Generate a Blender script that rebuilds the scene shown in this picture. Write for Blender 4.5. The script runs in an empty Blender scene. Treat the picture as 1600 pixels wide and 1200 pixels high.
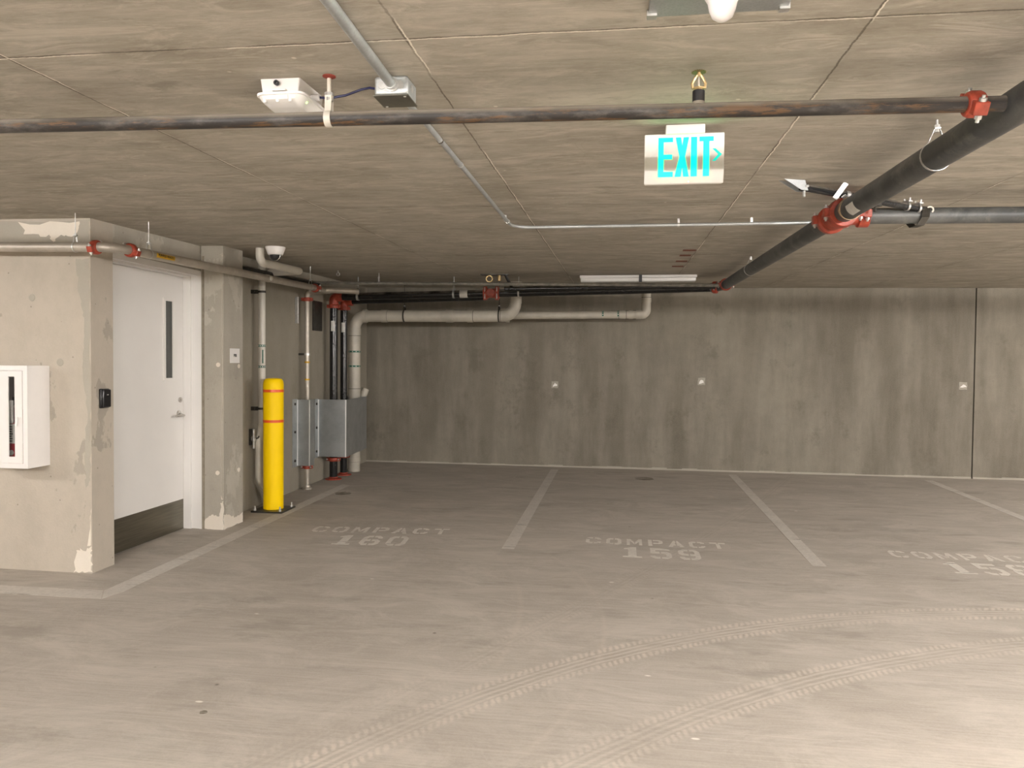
import bpy, bmesh, math, random
from mathutils import Vector as V, Matrix, noise as MN
random.seed(7)
COL = bpy.context.scene.collection
PI = math.pi
# ------------------------------------------------------------------ camera
F, PITCH, ROLL, YAW = 1175.96, .0271708, .00862936, -.142799
cy_, sy_ = math.cos(YAW), math.sin(YAW); cp_, sp_ = math.cos(PITCH), math.sin(PITCH); cr_, sr_ = math.cos(ROLL), math.sin(ROLL)
fw = V((sy_*cp_, cy_*cp_, -sp_)); rt = V((cy_, -sy_, 0)); up = rt.cross(fw)
cr = rt*cr_ + up*sr_; cu = up*cr_ - rt*sr_
CAM = V((0, 0, 1.6))
cam = bpy.data.objects.new('camera', bpy.data.cameras.new('camera')); COL.objects.link(cam)
m = Matrix.Identity(4)
for i in range(3):
    m[i][0] = cr[i]; m[i][1] = cu[i]; m[i][2] = -fw[i]; m[i][3] = CAM[i]
cam.matrix_world = m
cam.data.sensor_width = 36; cam.data.lens = 36*F/1600; cam.data.clip_start = .02
bpy.context.scene.camera = cam
FX, FY, CX, CY, H = -.00068, .008917, -.0062523, .017234, 2.50958
def fz(x, y): return FX*x + FY*y           # the slab falls gently towards the aisle
def cz(x, y): return H + CX*x + CY*y       # the soffit rises towards the back wall
def ray(x, y): return fw + cr*((x-800)/F) - cu*((y-600)/F)
def atx(x, y, X): d = ray(x, y); return CAM + d*(X/d[0])
def aty(x, y, Y): d = ray(x, y); return CAM + d*(Y/d[1])
# ------------------------------------------------------------------ materials
class NT:
    def __init__(s, name):
        s.m = bpy.data.materials.new(name); s.m.use_nodes = True
        s.t = s.m.node_tree; s.t.nodes.clear()
        s.out = s.t.nodes.new('ShaderNodeOutputMaterial'); s.b = s.t.nodes.new('ShaderNodeBsdfPrincipled')
        s.t.links.new(s.b.outputs[0], s.out.inputs[0]); s.pos = None
    def n(s, t): return s.t.nodes.new(t)
    def put(s, sock, v):
        if isinstance(v, bpy.types.NodeSocket): s.t.links.new(v, sock)
        elif v is not None:
            if isinstance(v, (tuple, list)) and len(v) == 3 and len(sock.default_value) == 4: v = (*v, 1)
            sock.default_value = v
    def P(s):
        if s.pos is None: s.pos = s.n('ShaderNodeNewGeometry').outputs['Position']
        return s.pos
    def M(s, op, a, b=None, c=None, clamp=False):
        k = s.n('ShaderNodeMath'); k.operation = op; k.use_clamp = clamp
        for i, v in enumerate((a, b, c)):
            if v is not None: s.put(k.inputs[i], v)
        return k.outputs[0]
    def VM(s, op, a, b=None):
        k = s.n('ShaderNodeVectorMath'); k.operation = op; s.put(k.inputs[0], a)
        if b is not None: s.put(k.inputs[1], b)
        return k.outputs['Value'] if op in ('LENGTH', 'DISTANCE') else k.outputs[0]
    def sep(s, v=None):
        k = s.n('ShaderNodeSeparateXYZ'); s.put(k.inputs[0], v or s.P()); return k.outputs
    def noise(s, scale=1, stretch=(1,1,1), detail=4, rough=.6, off=(0,0,0), dist=0):
        v = s.VM('ADD', s.VM('MULTIPLY', s.P(), tuple(stretch)), off)
        k = s.n('ShaderNodeTexNoise'); s.put(k.inputs['Vector'], v); k.inputs['Scale'].default_value = scale
        k.inputs['Detail'].default_value = detail; k.inputs['Roughness'].default_value = rough; k.inputs['Distortion'].default_value = dist
        return k.outputs[0]
    def voro(s, scale, stretch=(1,1,1), off=(0,0,0)):
        v = s.VM('ADD', s.VM('MULTIPLY', s.P(), tuple(stretch)), off)
        k = s.n('ShaderNodeTexVoronoi'); s.put(k.inputs['Vector'], v); k.inputs['Scale'].default_value = scale
        return k.outputs['Distance']
    def rmp(s, v, a, b, lo=0, hi=1):
        k = s.n('ShaderNodeMapRange'); k.clamp = True
        for i, x in enumerate((v, a, b, lo, hi)): s.put(k.inputs[i], x)
        return k.outputs[0]
    def mix(s, f, a, b):
        k = s.n('ShaderNodeMix'); k.data_type = 'RGBA'; s.put(k.inputs[0], f); s.put(k.inputs[6], a); s.put(k.inputs[7], b); return k.outputs[2]
    def bump(s, h, strength=.3, dist=.005):
        k = s.n('ShaderNodeBump'); k.inputs['Strength'].default_value = strength; k.inputs['Distance'].default_value = dist
        s.put(k.inputs['Height'], h); s.put(s.b.inputs['Normal'], k.outputs[0])
    def fin(s, col, rough=.6, metal=0, spec=None):
        s.put(s.b.inputs['Base Color'], col); s.put(s.b.inputs['Roughness'], rough); s.put(s.b.inputs['Metallic'], metal)
        if spec is not None: s.b.inputs['Specular IOR Level'].default_value = spec
        return s.m
def simple(name, col, rough=.5, metal=0, var=.08, scale=20, spec=None, stretch=(1,1,1)):
    t = NT(name); f = t.rmp(t.noise(scale, stretch), .3, .7)
    d = tuple(c*(1-var*1.6) for c in col); l = tuple(min(1, c*(1+var)) for c in col)
    return t.fin(t.mix(f, d, l), rough, metal, spec)
def band(t, v, c, w, soft=.004):       # 1 where |v-c|<w
    return t.rmp(t.M('ABSOLUTE', t.M('SUBTRACT', v, c)), w+soft, w)
MAT = {}
# ceiling: board-marked soffit
t = NT('ceiling_concrete'); x, y, z = t.sep()
big = t.rmp(t.noise(1.1, (1,1.4,1), 6, .65), .36, .64); med = t.rmp(t.noise(5, (.6,1.5,1), 7, .72, dist=.5), .36, .66)
grain = t.rmp(t.noise(7, (.4,6,1), 7, .75, dist=.8), .40, .68); swirl = t.rmp(t.noise(3.5, (.7,2.2,1), 8, .74, off=(6,2,0), dist=1.6), .50, .62)
fine = t.rmp(t.noise(45, (.5,1.6,1), 4, .75), .35, .65)
c = t.mix(big, (.40,.37,.31), (.54,.505,.44)); c = t.mix(t.M('MULTIPLY', med, .72), c, (.27,.24,.19))
c = t.mix(t.M('MULTIPLY', grain, .38), c, (.25,.222,.172)); c = t.mix(t.M('MULTIPLY', swirl, .5), c, (.62,.58,.50)); c = t.mix(t.M('MULTIPLY', fine, .22), c, (.58,.55,.48))
stl = t.M('MULTIPLY', t.rmp(t.noise(2.2, (.8,3,1), 5, .7, off=(4,3,0), dist=.5), .60, .67), .40); c = t.mix(stl, c, (.21,.19,.145))
crk = t.rmp(t.M('ABSOLUTE', t.M('SUBTRACT', t.noise(.8, (1,1.6,1), 5, .6, off=(1,4,2), dist=1.), .5)), .004, .001); c = t.mix(t.M('MULTIPLY', crk, .10), c, (.16,.14,.105))
wob = t.M('MULTIPLY', t.M('SUBTRACT', t.noise(6, (1,1,1), 5, .8), .5), .022)
brk = t.rmp(t.noise(2.2, (1,1,1), 2, .5, off=(9,1,0)), .44, .54); brk2 = t.rmp(t.noise(2.6, off=(1,7,0)), .40, .52)
wx = t.M('ADD', x, wob); wy = t.M('ADD', y, wob)
dk = 0; lt = 0; sd = 0
jx = [-1.95, -.638, .662, 1.96, 3.26, 4.56, 5.86]; jy = [2.17, 4.735, 7.2, -.3]
for g in jx:
    dk = t.M('MAXIMUM', dk, band(t, wx, g, .0018, .002)); lt = t.M('MAXIMUM', lt, band(t, wx, g+.006, .0015, .002)); sd = t.M('MAXIMUM', sd, band(t, wx, g, .0, .09))
for g in jy:
    dk = t.M('MAXIMUM', dk, band(t, wy, g, .003, .002)); lt = t.M('MAXIMUM', lt, band(t, wy, g+.007, .0022, .002)); sd = t.M('MAXIMUM', sd, band(t, wy, g, .0, .09))
c = t.mix(t.M('MULTIPLY', sd, t.M('MULTIPLY', brk2, .22)), c, (.17,.145,.105))
c = t.mix(t.M('MULTIPLY', dk, t.M('ADD', t.M('MULTIPLY', brk2, .45), .25)), c, (.075,.06,.042))
c = t.mix(t.M('MULTIPLY', lt, t.M('MULTIPLY', brk, .9)), c, (.86,.82,.72))
spk = t.rmp(t.voro(3.3, (1,1,0)), .035, .018); c = t.mix(t.M('MULTIPLY', spk, .6), c, (.80,.76,.66))
t.bump(t.M('ADD', t.M('MULTIPLY', grain, .5), t.M('MULTIPLY', dk, -1.5)), .35, .004)
MAT['ceil'] = t.fin(c, .8, 0, .3)
# floor
t = NT('floor_concrete'); x, y, z = t.sep()
big = t.rmp(t.noise(.7, (1,1.5,1), 6, .62), .33, .68); med = t.rmp(t.noise(3, (.5,2,1), 6, .65, off=(3,0,0)), .3, .7)
st = t.rmp(t.noise(5, (.35,14,1), 6, .75), .42, .62); fine = t.rmp(t.noise(90, (1,1,1), 3, .7), .3, .7)
c = t.mix(big, (.315,.282,.24), (.425,.385,.335)); c = t.mix(t.M('MULTIPLY', med, .45), c, (.48,.435,.38))
c = t.mix(t.M('MULTIPLY', st, .42), c, (.255,.226,.19)); c = t.mix(t.M('MULTIPLY', fine, .28), c, (.52,.475,.42))
ls = t.M('MULTIPLY', t.rmp(t.noise(3, (.3,40,1), 2, .6, off=(0,5,0)), .63, .68), .3); c = t.mix(ls, c, (.56,.50,.43))
cl = t.rmp(t.noise(2.0, (.8,1.6,1), 9, .8, off=(8,1,0), dist=.8), .46, .62); c = t.mix(t.M('MULTIPLY', cl, .48), c, (.54,.495,.435))
dkb = t.rmp(t.noise(1.7, (.7,1.8,1), 7, .7, off=(1,11,0)), .56, .66); c = t.mix(t.M('MULTIPLY', dkb, .42), c, (.235,.21,.175))
whf = t.rmp(t.voro(1.3, (1,2.2,0), (.7,.1,0)), .03, .018); c = t.mix(t.M('MULTIPLY', whf, .8), c, (.8,.77,.7))
dsp = t.rmp(t.voro(2.1, (1,1,0), (.3,.2,0)), .03, .012); c = t.mix(t.M('MULTIPLY', dsp, .7), c, (.10,.085,.06))
def arc(p, q, r):
    ax, ay = p; bx_, by_ = q; cx, cy = r
    d = 2*(ax*(by_-cy)+bx_*(cy-ay)+cx*(ay-by_))
    ux = ((ax*ax+ay*ay)*(by_-cy)+(bx_*bx_+by_*by_)*(cy-ay)+(cx*cx+cy*cy)*(ay-by_))/d
    uy = ((ax*ax+ay*ay)*(cx-bx_)+(bx_*bx_+by_*by_)*(ax-cx)+(cx*cx+cy*cy)*(bx_-ax))/d
    return ux, uy, math.hypot(ax-ux, ay-uy)
hz = t.rmp(t.noise(2.2, off=(2,8,0)), .36, .6)
def track(c, pts, w, amt, treads=True):
    ux, uy, R = arc(*pts)
    dx = t.M('SUBTRACT', x, ux); dy = t.M('SUBTRACT', y, uy)
    d = t.M('SUBTRACT', t.M('SQRT', t.M('ADD', t.M('MULTIPLY', dx, dx), t.M('MULTIPLY', dy, dy))), R)
    ang = t.M('MULTIPLY', t.M('ARCTAN2', dy, dx), R)
    ad = t.M('ABSOLUTE', d)
    inn = t.rmp(ad, w*.5+.012, w*.5-.012)
    edge = t.M('MULTIPLY', inn, t.rmp(ad, w*.24, w*.30))
    lug = t.rmp(t.M('SINE', t.M('ADD', t.M('ADD', t.M('MULTIPLY', ang, 2*PI/.040), t.M('MULTIPLY', d, 90)), t.M('MULTIPLY', t.noise(14, detail=3), 7))), -1.2, .7)
    rib = t.rmp(t.M('SINE', t.M('ADD', t.M('MULTIPLY', d, 2*PI/.038), t.M('MULTIPLY', t.noise(5, detail=3), 4))), -.6, .8)
    core = t.M('MULTIPLY', t.rmp(ad, w*.27, w*.22), rib)
    k = t.M('ADD', t.M('MULTIPLY', edge, lug), t.M('MULTIPLY', core, .75)) if treads else t.M('MULTIPLY', inn, .5)
    groove = t.M('MULTIPLY', inn, t.M('SUBTRACT', 1, t.M('MINIMUM', k, 1)))
    hh = t.M('MULTIPLY', t.M('ADD', t.M('MULTIPLY', hz, .7), .3), t.rmp(t.noise(30, (1,1,1), 4, .8), .3, .55, .45, 1.))
    c = t.mix(t.M('MULTIPLY', groove, t.M('MULTIPLY', hh, amt*.35)), c, (.24,.21,.17))
    return t.mix(t.M('MULTIPLY', t.M('MINIMUM', k, 1), t.M('MULTIPLY', hh, amt)), c, (.66,.585,.50))
c = track(c, ((-1.10,2.82), (.13,4.16), (2.62,5.15)), .21, .50)
c = track(c, ((-.30,2.72), (.75,3.74), (2.40,4.62)), .21, .42)
c = track(c, ((-.2,2.1), (.9,2.95), (2.5,3.7)), .3, .25, False)
c = track(c, ((-1.05,3.3), (-.35,4.6), (.35,6.0)), .16, .16)
c = track(c, ((-.75,3.2), (-.62,4.8), (-1.3,6.5)), .035, .3, False)
c = track(c, ((-.1,3.9), (-.14,5.0), (-.65,6.2)), .03, .3, False)
tar = t.M('MULTIPLY', t.rmp(t.M('ADD', t.M('MULTIPLY', x, .8), t.M('MULTIPLY', y, -.9)), -2.4, .2), t.rmp(t.noise(2.5, (.6,1.6,1), 5, .6, off=(5,5,0)), .42, .62))
c = t.mix(t.M('MULTIPLY', tar, .30), c, (.60,.53,.45))
t.bump(t.M('ADD', st, fine), .15, .003)
MAT['floor'] = t.fin(c, .72, 0, .35)
# walls
def wallmat(name, a, b, streak, light, patch=None, pt=.5, pits=False, sstr=.35):
    t = NT(name)
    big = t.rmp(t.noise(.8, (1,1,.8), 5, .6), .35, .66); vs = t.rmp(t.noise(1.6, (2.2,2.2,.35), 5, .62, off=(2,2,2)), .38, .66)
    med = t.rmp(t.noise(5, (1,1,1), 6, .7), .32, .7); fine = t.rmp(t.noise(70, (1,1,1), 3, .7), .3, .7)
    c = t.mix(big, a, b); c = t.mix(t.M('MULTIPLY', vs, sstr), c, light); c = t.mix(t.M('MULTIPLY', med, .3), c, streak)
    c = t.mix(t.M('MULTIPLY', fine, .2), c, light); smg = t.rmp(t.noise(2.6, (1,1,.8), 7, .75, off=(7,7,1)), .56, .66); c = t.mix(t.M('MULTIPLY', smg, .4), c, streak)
    if patch:
        pm = t.rmp(t.noise(1.5, (1.3,1.3,.8), 6, .62, off=(3.3,1.2,5)), pt, pt+.015)
        pc_ = t.mix(t.M('MULTIPLY', t.rmp(t.noise(3.5, (1,1,.7), 7, .75, off=(1,9,4)), .42, .66), .45), patch, tuple(v*.74 for v in patch)); c = t.mix(t.M('MULTIPLY', pm, .8), c, pc_)
    if pits:
        pv = t.rmp(t.voro(9, (1,1,1)), .07, .04); c = t.mix(t.M('MULTIPLY', pv, .5), c, (.12,.10,.08))
    t.bump(t.M('ADD', med, fine), .25, .003)
    return t.fin(c, .78, 0, .3)
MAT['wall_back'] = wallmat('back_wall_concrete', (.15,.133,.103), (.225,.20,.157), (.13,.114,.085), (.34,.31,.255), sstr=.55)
MAT['wall_left'] = wallmat('left_wall_concrete', (.27,.245,.195), (.32,.29,.235), (.22,.20,.155), (.38,.345,.285))
MAT['wall_skim'] = wallmat('skim_coated_concrete', (.32,.29,.24), (.37,.335,.28), (.27,.245,.20), (.45,.405,.34), (.51,.455,.38), .36, True)
MAT['wall_pier'] = wallmat('pier_concrete', (.34,.315,.265), (.42,.39,.33), (.29,.265,.22), (.50,.46,.39), (.50,.47,.40), .56, True)
MAT['patch'] = wallmat('white_patching_plaster', (.70,.64,.55), (.76,.70,.61), (.62,.56,.47), (.8,.74,.65))
MAT['patch_grey'] = wallmat('grey_filler', (.36,.335,.28), (.40,.37,.31), (.33,.30,.25), (.46,.42,.36))
MAT['white'] = simple('white_powder_coat', (.80,.775,.75), .4, 0, .01)
MAT['door'] = simple('door_primer_paint', (.77,.75,.72), .5, 0, .02, 2)
MAT['frame'] = simple('frame_paint', (.78,.76,.73), .45, 0, .02, 3)
MAT['steel'] = simple('brushed_kick_steel', (.22,.205,.165), .33, .95, .12, 3, stretch=(1,1,30))
MAT['chrome'] = simple('satin_chrome', (.62,.60,.57), .22, 1, .05)
MAT['zinc'] = simple('zinc_plated_steel', (.66,.66,.64), .38, .85, .12, 40)
def galv(name, k=1.):
    t = NT(name); v = t.n('ShaderNodeTexVoronoi'); v.inputs['Scale'].default_value = 130; t.put(v.inputs['Vector'], t.P())
    f = t.rmp(v.outputs['Distance'], .1, .7); c = t.mix(f, (.40*k,.42*k,.42*k), (.46*k,.48*k,.48*k))
    big = t.rmp(t.noise(6, (1,1,1), 4), .4, .65); c = t.mix(t.M('MULTIPLY', big, .4), c, (.27*k,.28*k,.28*k))
    return t.fin(c, .45, .75)
MAT['galv'] = galv('galvanised_sheet'); MAT['galv_pipe'] = galv('galvanised_conduit', 1.25)
MAT['edge'] = simple('painted_edge_glint', (.86,.87,.86), .3, .3, .02)  # pale colour standing in for the glint on folded sheet edges
t = NT('grey_steel_pipe'); f = t.rmp(t.noise(7, (1,1,1), 5, .65), .35, .68); c = t.mix(f, (.40,.365,.31), (.52,.475,.41)); MAT['grey_pipe'] = t.fin(c, .42, .45)
MAT['dusty_pipe'] = simple('dusty_dark_pipe', (.21,.195,.165), .55, .1, .3, 14)
t = NT('black_steel_pipe'); x, y, z = t.sep()
nz = t.sep(t.n('ShaderNodeNewGeometry').outputs['Normal'])[2]
dust = t.M('MULTIPLY', t.rmp(nz, .1, .9), t.rmp(t.noise(5, (1,1,1), 5), .3, .6))     # dust settled on top
f = t.rmp(t.noise(9, (1,1,1), 6, .7), .5, .72); c = t.mix(t.M('MULTIPLY', f, .35), (.009,.009,.0095), (.05,.05,.048))
c = t.mix(t.M('MULTIPLY', dust, .8), c, (.27,.24,.20)); MAT['black_pipe'] = t.fin(c, .24, .0, .5)
t = NT('weathered_black_pipe'); nz = t.sep(t.n('ShaderNodeNewGeometry').outputs['Normal'])[2]
dust = t.M('MULTIPLY', t.rmp(nz, .0, .6), t.rmp(t.noise(3, (.6,1,1), 5), .25, .5))
f = t.rmp(t.noise(5, (1,3,3), 6, .72), .50, .66); rust = t.rmp(t.noise(9, (.5,4,4), 6, .75, off=(3,1,1)), .54, .60)
c = t.mix(t.M('MULTIPLY', f, .6), (.020,.017,.015), (.15,.135,.12)); c = t.mix(t.M('MULTIPLY', rust, .7), c, (.15,.075,.025))
c = t.mix(t.M('MULTIPLY', dust, .75), c, (.36,.32,.27)); MAT['rust_pipe'] = t.fin(c, .5, 0, .5)
t = NT('scuffed_dark_grey_pipe'); f = t.rmp(t.noise(3, (1,1,1), 6, .7, dist=.6), .45, .7); f2 = t.rmp(t.noise(12, (1,.6,1), 5, .7), .55, .75)
c = t.mix(t.M('MULTIPLY', f, .8), (.050,.053,.053), (.15,.15,.14)); c = t.mix(t.M('MULTIPLY', f2, .40), c, (.28,.26,.225)); MAT['main_pipe'] = t.fin(c, .45, 0, .5)
MAT['red'] = simple('red_oxide_coupling', (.36,.055,.028), .42, 0, .25, 30)
MAT['pvc'] = simple('white_pvc', (.62,.59,.52), .35, 0, .06, 5)
MAT['pvc_d'] = simple('dusty_pvc', (.50,.465,.39), .42, 0, .12, 4)
MAT['seam'] = simple('dark_joint_line', (.06,.055,.045), .6, 0, .1)
MAT['black'] = simple('black_plastic', (.016,.016,.018), .35, 0, .1)
MAT['darkmetal'] = simple('dark_metal', (.07,.065,.055), .4, .6, .2)
MAT['darkcover'] = simple('dark_cover_plate', (.13,.125,.10), .5, .3, .1)
MAT['yellow'] = simple('bollard_yellow', (1.0,.66,.0), .5, 0, .02, 3, spec=.18)
MAT['orange'] = simple('red_reflective_tape', (.80,.10,.012), .35, 0, .04)
MAT['green'] = simple('green_marking', (.01,.12,.075), .5, 0, .1)
MAT['tagw'] = simple('white_label', (.62,.61,.57), .5, 0, .08, 60)
MAT['tagy'] = simple('yellow_label', (.62,.36,.02), .5, 0, .1, 40)
MAT['cable'] = simple('blue_cable', (.012,.014,.075), .4, 0, .1)
MAT['brass'] = simple('brass', (.55,.40,.20), .35, .7, .1)
MAT['redpaint'] = simple('red_marker_paint', (.17,.045,.022), .7, 0, .25, 50)
MAT['redcap'] = simple('red_anchor_plate', (.25,.04,.025), .5, 0, .2)
MAT['extred'] = simple('extinguisher_red', (.45,.02,.03), .3, 0, .05)
MAT['lens'] = simple('white_acrylic', (.82,.80,.76), .3, 0, .01)
MAT['reader'] = simple('black_reader_case', (.012,.012,.014), .28, 0, .1)
MAT['seal'] = simple('brown_sealant', (.26,.225,.17), .8, 0, .15)
def paint(name, col, lo=.36, hi=.5):
    t = NT(name); f = t.rmp(t.noise(6, (.5,4,1), 5, .65), lo, hi); g = t.rmp(t.noise(40, (1,1,1), 3, .7), .3, .6)
    a = t.M('MULTIPLY', f, t.M('ADD', t.M('MULTIPLY', g, .12), .83)); c = t.mix(t.rmp(t.noise(4), .3, .7), tuple(v*.88 for v in col), col)
    t.put(t.b.inputs['Alpha'], a); return t.fin(c, .65)
MAT['line'] = paint('worn_line_paint', (.62,.58,.52), .2, .40)
MAT['stencil'] = paint('worn_stencil_paint', (.70,.66,.59), .24, .42)
MAT['oil'] = paint('floor_stain', (.20,.175,.12), .38, .62)
def emis(name, col, st, base=(.8,.8,.8)):
    t = NT(name); t.put(t.b.inputs['Emission Color'], col); t.b.inputs['Emission Strength'].default_value = st; return t.fin(base, .4)
MAT['exit_led'] = emis('lit_exit_letters', (.0,1.,.205), 4.2, (.0,.05,.04))
MAT['exit_arrow'] = emis('lit_exit_arrow', (.0,.62,.50), 1.0, (.0,.3,.2))
MAT['red_led'] = emis('red_pilot_lamp', (1.,.12,.08), 9)
MAT['grn_led'] = emis('green_pilot_lamp', (.45,1.,.1), 1.2); MAT['ylw_led'] = emis('yellow_pilot_lamp', (1.,.8,.1), 1.1)
LAMP = (1., .95, .915)
t = NT('glass'); t.b.inputs['Transmission Weight'].default_value = 1; t.b.inputs['IOR'].default_value = 1.45; MAT['glass'] = t.fin((.06,.06,.06), .03); t.b.inputs['Transmission Weight'].default_value = 0; t.b.inputs['Alpha'].default_value = .12
MAT['darkglass'] = simple('wired_dark_glass', (.055,.06,.055), .08, 0, .05, spec=.6)
MAT['bulb'] = simple('frosted_white_bulb', (.86,.83,.82), .35, 0, .01)
# ------------------------------------------------------------------ mesh helpers
def frame(ax):
    ax = V(ax).normalized(); h = V((0,0,1)) if abs(ax.z) < .9 else V((1,0,0))
    u = ax.cross(h).normalized(); return u, ax.cross(u).normalized(), ax
def box(bm, a, b):
    x0, y0, z0 = (min(a[i], b[i]) for i in range(3)); x1, y1, z1 = (max(a[i], b[i]) for i in range(3))
    v = [bm.verts.new(p) for p in ((x0,y0,z0),(x1,y0,z0),(x1,y1,z0),(x0,y1,z0),(x0,y0,z1),(x1,y0,z1),(x1,y1,z1),(x0,y1,z1))]
    for f in ((3,2,1,0),(4,5,6,7),(0,1,5,4),(1,2,6,5),(2,3,7,6),(3,0,4,7)): bm.faces.new([v[i] for i in f])
def obox(bm, c, u, v, w, hu, hv, hw):     # oriented box
    c, u, v, w = V(c), V(u).normalized(), V(v).normalized(), V(w).normalized()
    p = [bm.verts.new(c+u*(a*hu)+v*(b*hv)+w*(d*hw)) for d in (-1,1) for a, b in ((-1,-1),(1,-1),(1,1),(-1,1))]
    for f in ((3,2,1,0),(4,5,6,7),(0,1,5,4),(1,2,6,5),(2,3,7,6),(3,0,4,7)): bm.faces.new([p[i] for i in f])
def rings(bm, cs, closed=False, cap=True):
    n = len(cs[0])
    vs = [[bm.verts.new(p) for p in r] for r in cs]
    for i in range(len(vs)-(0 if closed else 1)):
        a, b = vs[i], vs[(i+1) % len(vs)]
        for j in range(n): bm.faces.new((a[j], a[(j+1) % n], b[(j+1) % n], b[j]))
    if cap and not closed: bm.faces.new(vs[0][::-1]); bm.faces.new(vs[-1])
def circ(c, u, v, r, n=20): return [V(c)+u*(r*math.cos(2*PI*k/n))+v*(r*math.sin(2*PI*k/n)) for k in range(n)]
def cyl(bm, a, b, r, r2=None, n=20):
    u, v, w = frame(V(b)-V(a)); rings(bm, [circ(a, u, v, r, n), circ(b, u, v, r if r2 is None else r2, n)])
def lathe(bm, c, ax, prof, n=24, cap=True):    # prof: (along axis, radius)
    u, v, w = frame(ax); rings(bm, [circ(V(c)+w*h, u, v, max(r, 1e-4), n) for h, r in prof], cap=cap)
def path_pts(pts, R=.1, k=8):                  # polyline with filleted corners
    pts = [V(p) for p in pts]; out = [pts[0]]
    for i in range(1, len(pts)-1):
        a, b, c = pts[i-1], pts[i], pts[i+1]; d1 = (a-b).normalized(); d2 = (c-b).normalized()
        th = d1.angle(d2)/2
        L = min(R/math.tan(th), (a-b).length*.49, (c-b).length*.49) if th > .01 else 0
        p0, p1 = b+d1*L, b+d2*L
        rr = L*math.tan(th); ctr = b+(d1+d2).normalized()*(rr/math.sin(th))
        va, vb = p0-ctr, p1-ctr; an = va.angle(vb)
        for j in range(k+1):
            s = j/k; out.append(ctr+(va*math.sin((1-s)*an)+vb*math.sin(s*an))/math.sin(an))
    out.append(pts[-1]); return out
def tube(bm, pts, r, n=20, R=None, k=8):
    if R: pts = path_pts(pts, R, k)
    pts = [V(p) for p in pts]; cs = []; u = None
    for i, p in enumerate(pts):
        d = (pts[min(i+1, len(pts)-1)]-pts[max(i-1, 0)]).normalized()
        if u is None: u, _, _ = frame(d)
        u = (u-d*u.dot(d)).normalized(); v = d.cross(u); cs.append(circ(p, u, v, r, n))
    rings(bm, cs)
def ring_band(bm, c, ax, r0, r1, w, n=28):      # hollow strap round a pipe
    u, v, w_ = frame(ax); c = V(c)
    cs = [circ(c-w_*w/2, u, v, r0, n), circ(c-w_*w/2, u, v, r1, n), circ(c+w_*w/2, u, v, r1, n), circ(c+w_*w/2, u, v, r0, n)]
    rings(bm, cs, closed=True)
def prism(bm, pts, ex):                         # polygon extruded along ex
    ex = V(ex); a = [bm.verts.new(V(p)) for p in pts]; b = [bm.verts.new(V(p)+ex) for p in pts]; n = len(pts)
    bm.faces.new(a[::-1]); bm.faces.new(b)
    for i in range(n): bm.faces.new((a[i], a[(i+1) % n], b[(i+1) % n], b[i]))
def obj(name, bm, mat, parent=None, smooth=True, bevel=0, seg=2):
    bmesh.ops.recalc_face_normals(bm, faces=bm.faces)
    me = bpy.data.meshes.new(name); bm.to_mesh(me); bm.free()
    o = bpy.data.objects.new(name, me); COL.objects.link(o)
    for mt in (mat if isinstance(mat, (list, tuple)) else [mat]): me.materials.append(MAT[mt] if isinstance(mt, str) else mt)
    if smooth: me.polygons.foreach_set('use_smooth', [True]*len(me.polygons)); me.set_sharp_from_angle(angle=.6)
    if bevel:
        b = o.modifiers.new('bevel', 'BEVEL'); b.width = bevel; b.segments = seg; b.limit_method = 'ANGLE'; b.angle_limit = .7
    if parent: o.parent = parent; o.matrix_parent_inverse = parent.matrix_world.inverted()
    return o
def B(): return bmesh.new()
def mk(fn, *a, **k):
    b = B(); fn(b, *a, **k); return b
def tag(o, label, cat, group=None, kind=None):
    if label: o['label'] = label
    if cat: o['category'] = cat
    if group: o['group'] = group
    if kind: o['kind'] = kind
    return o
def empty(name, loc, label=None, cat=None, group=None, kind=None):
    e = bpy.data.objects.new(name, None); e.location = loc; e.empty_display_size = .1; COL.objects.link(e)
    e.matrix_world = Matrix.Translation(V(loc)); return tag(e, label, cat, group, kind)
def struct(name, bm, mat, parent=None, smooth=False, bevel=0):
    o = obj(name, bm, mat, parent, smooth, bevel)
    if not parent: o['kind'] = 'structure'
    return o
def lettering(name, txt, size, loc, parent, off=0, rot=(PI/2, 0, PI/2)):
    cv = bpy.data.curves.new(name, 'FONT'); cv.body = txt; cv.size = size; cv.extrude = .0006; cv.offset = off; cv.align_x = 'CENTER'; cv.align_y = 'CENTER'
    tx = bpy.data.objects.new(name, cv); COL.objects.link(tx); tx.rotation_euler = rot; tx.location = loc; bpy.context.view_layer.update()
    me = bpy.data.meshes.new_from_object(tx.evaluated_get(bpy.context.evaluated_depsgraph_get())); me.transform(tx.matrix_world); bpy.data.objects.remove(tx)
    me.materials.clear(); me.materials.append(MAT['black']); me.name = name
    o = bpy.data.objects.new(name, me); COL.objects.link(o); o.parent = parent; o.matrix_parent_inverse = parent.matrix_world.inverted(); return o
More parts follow.
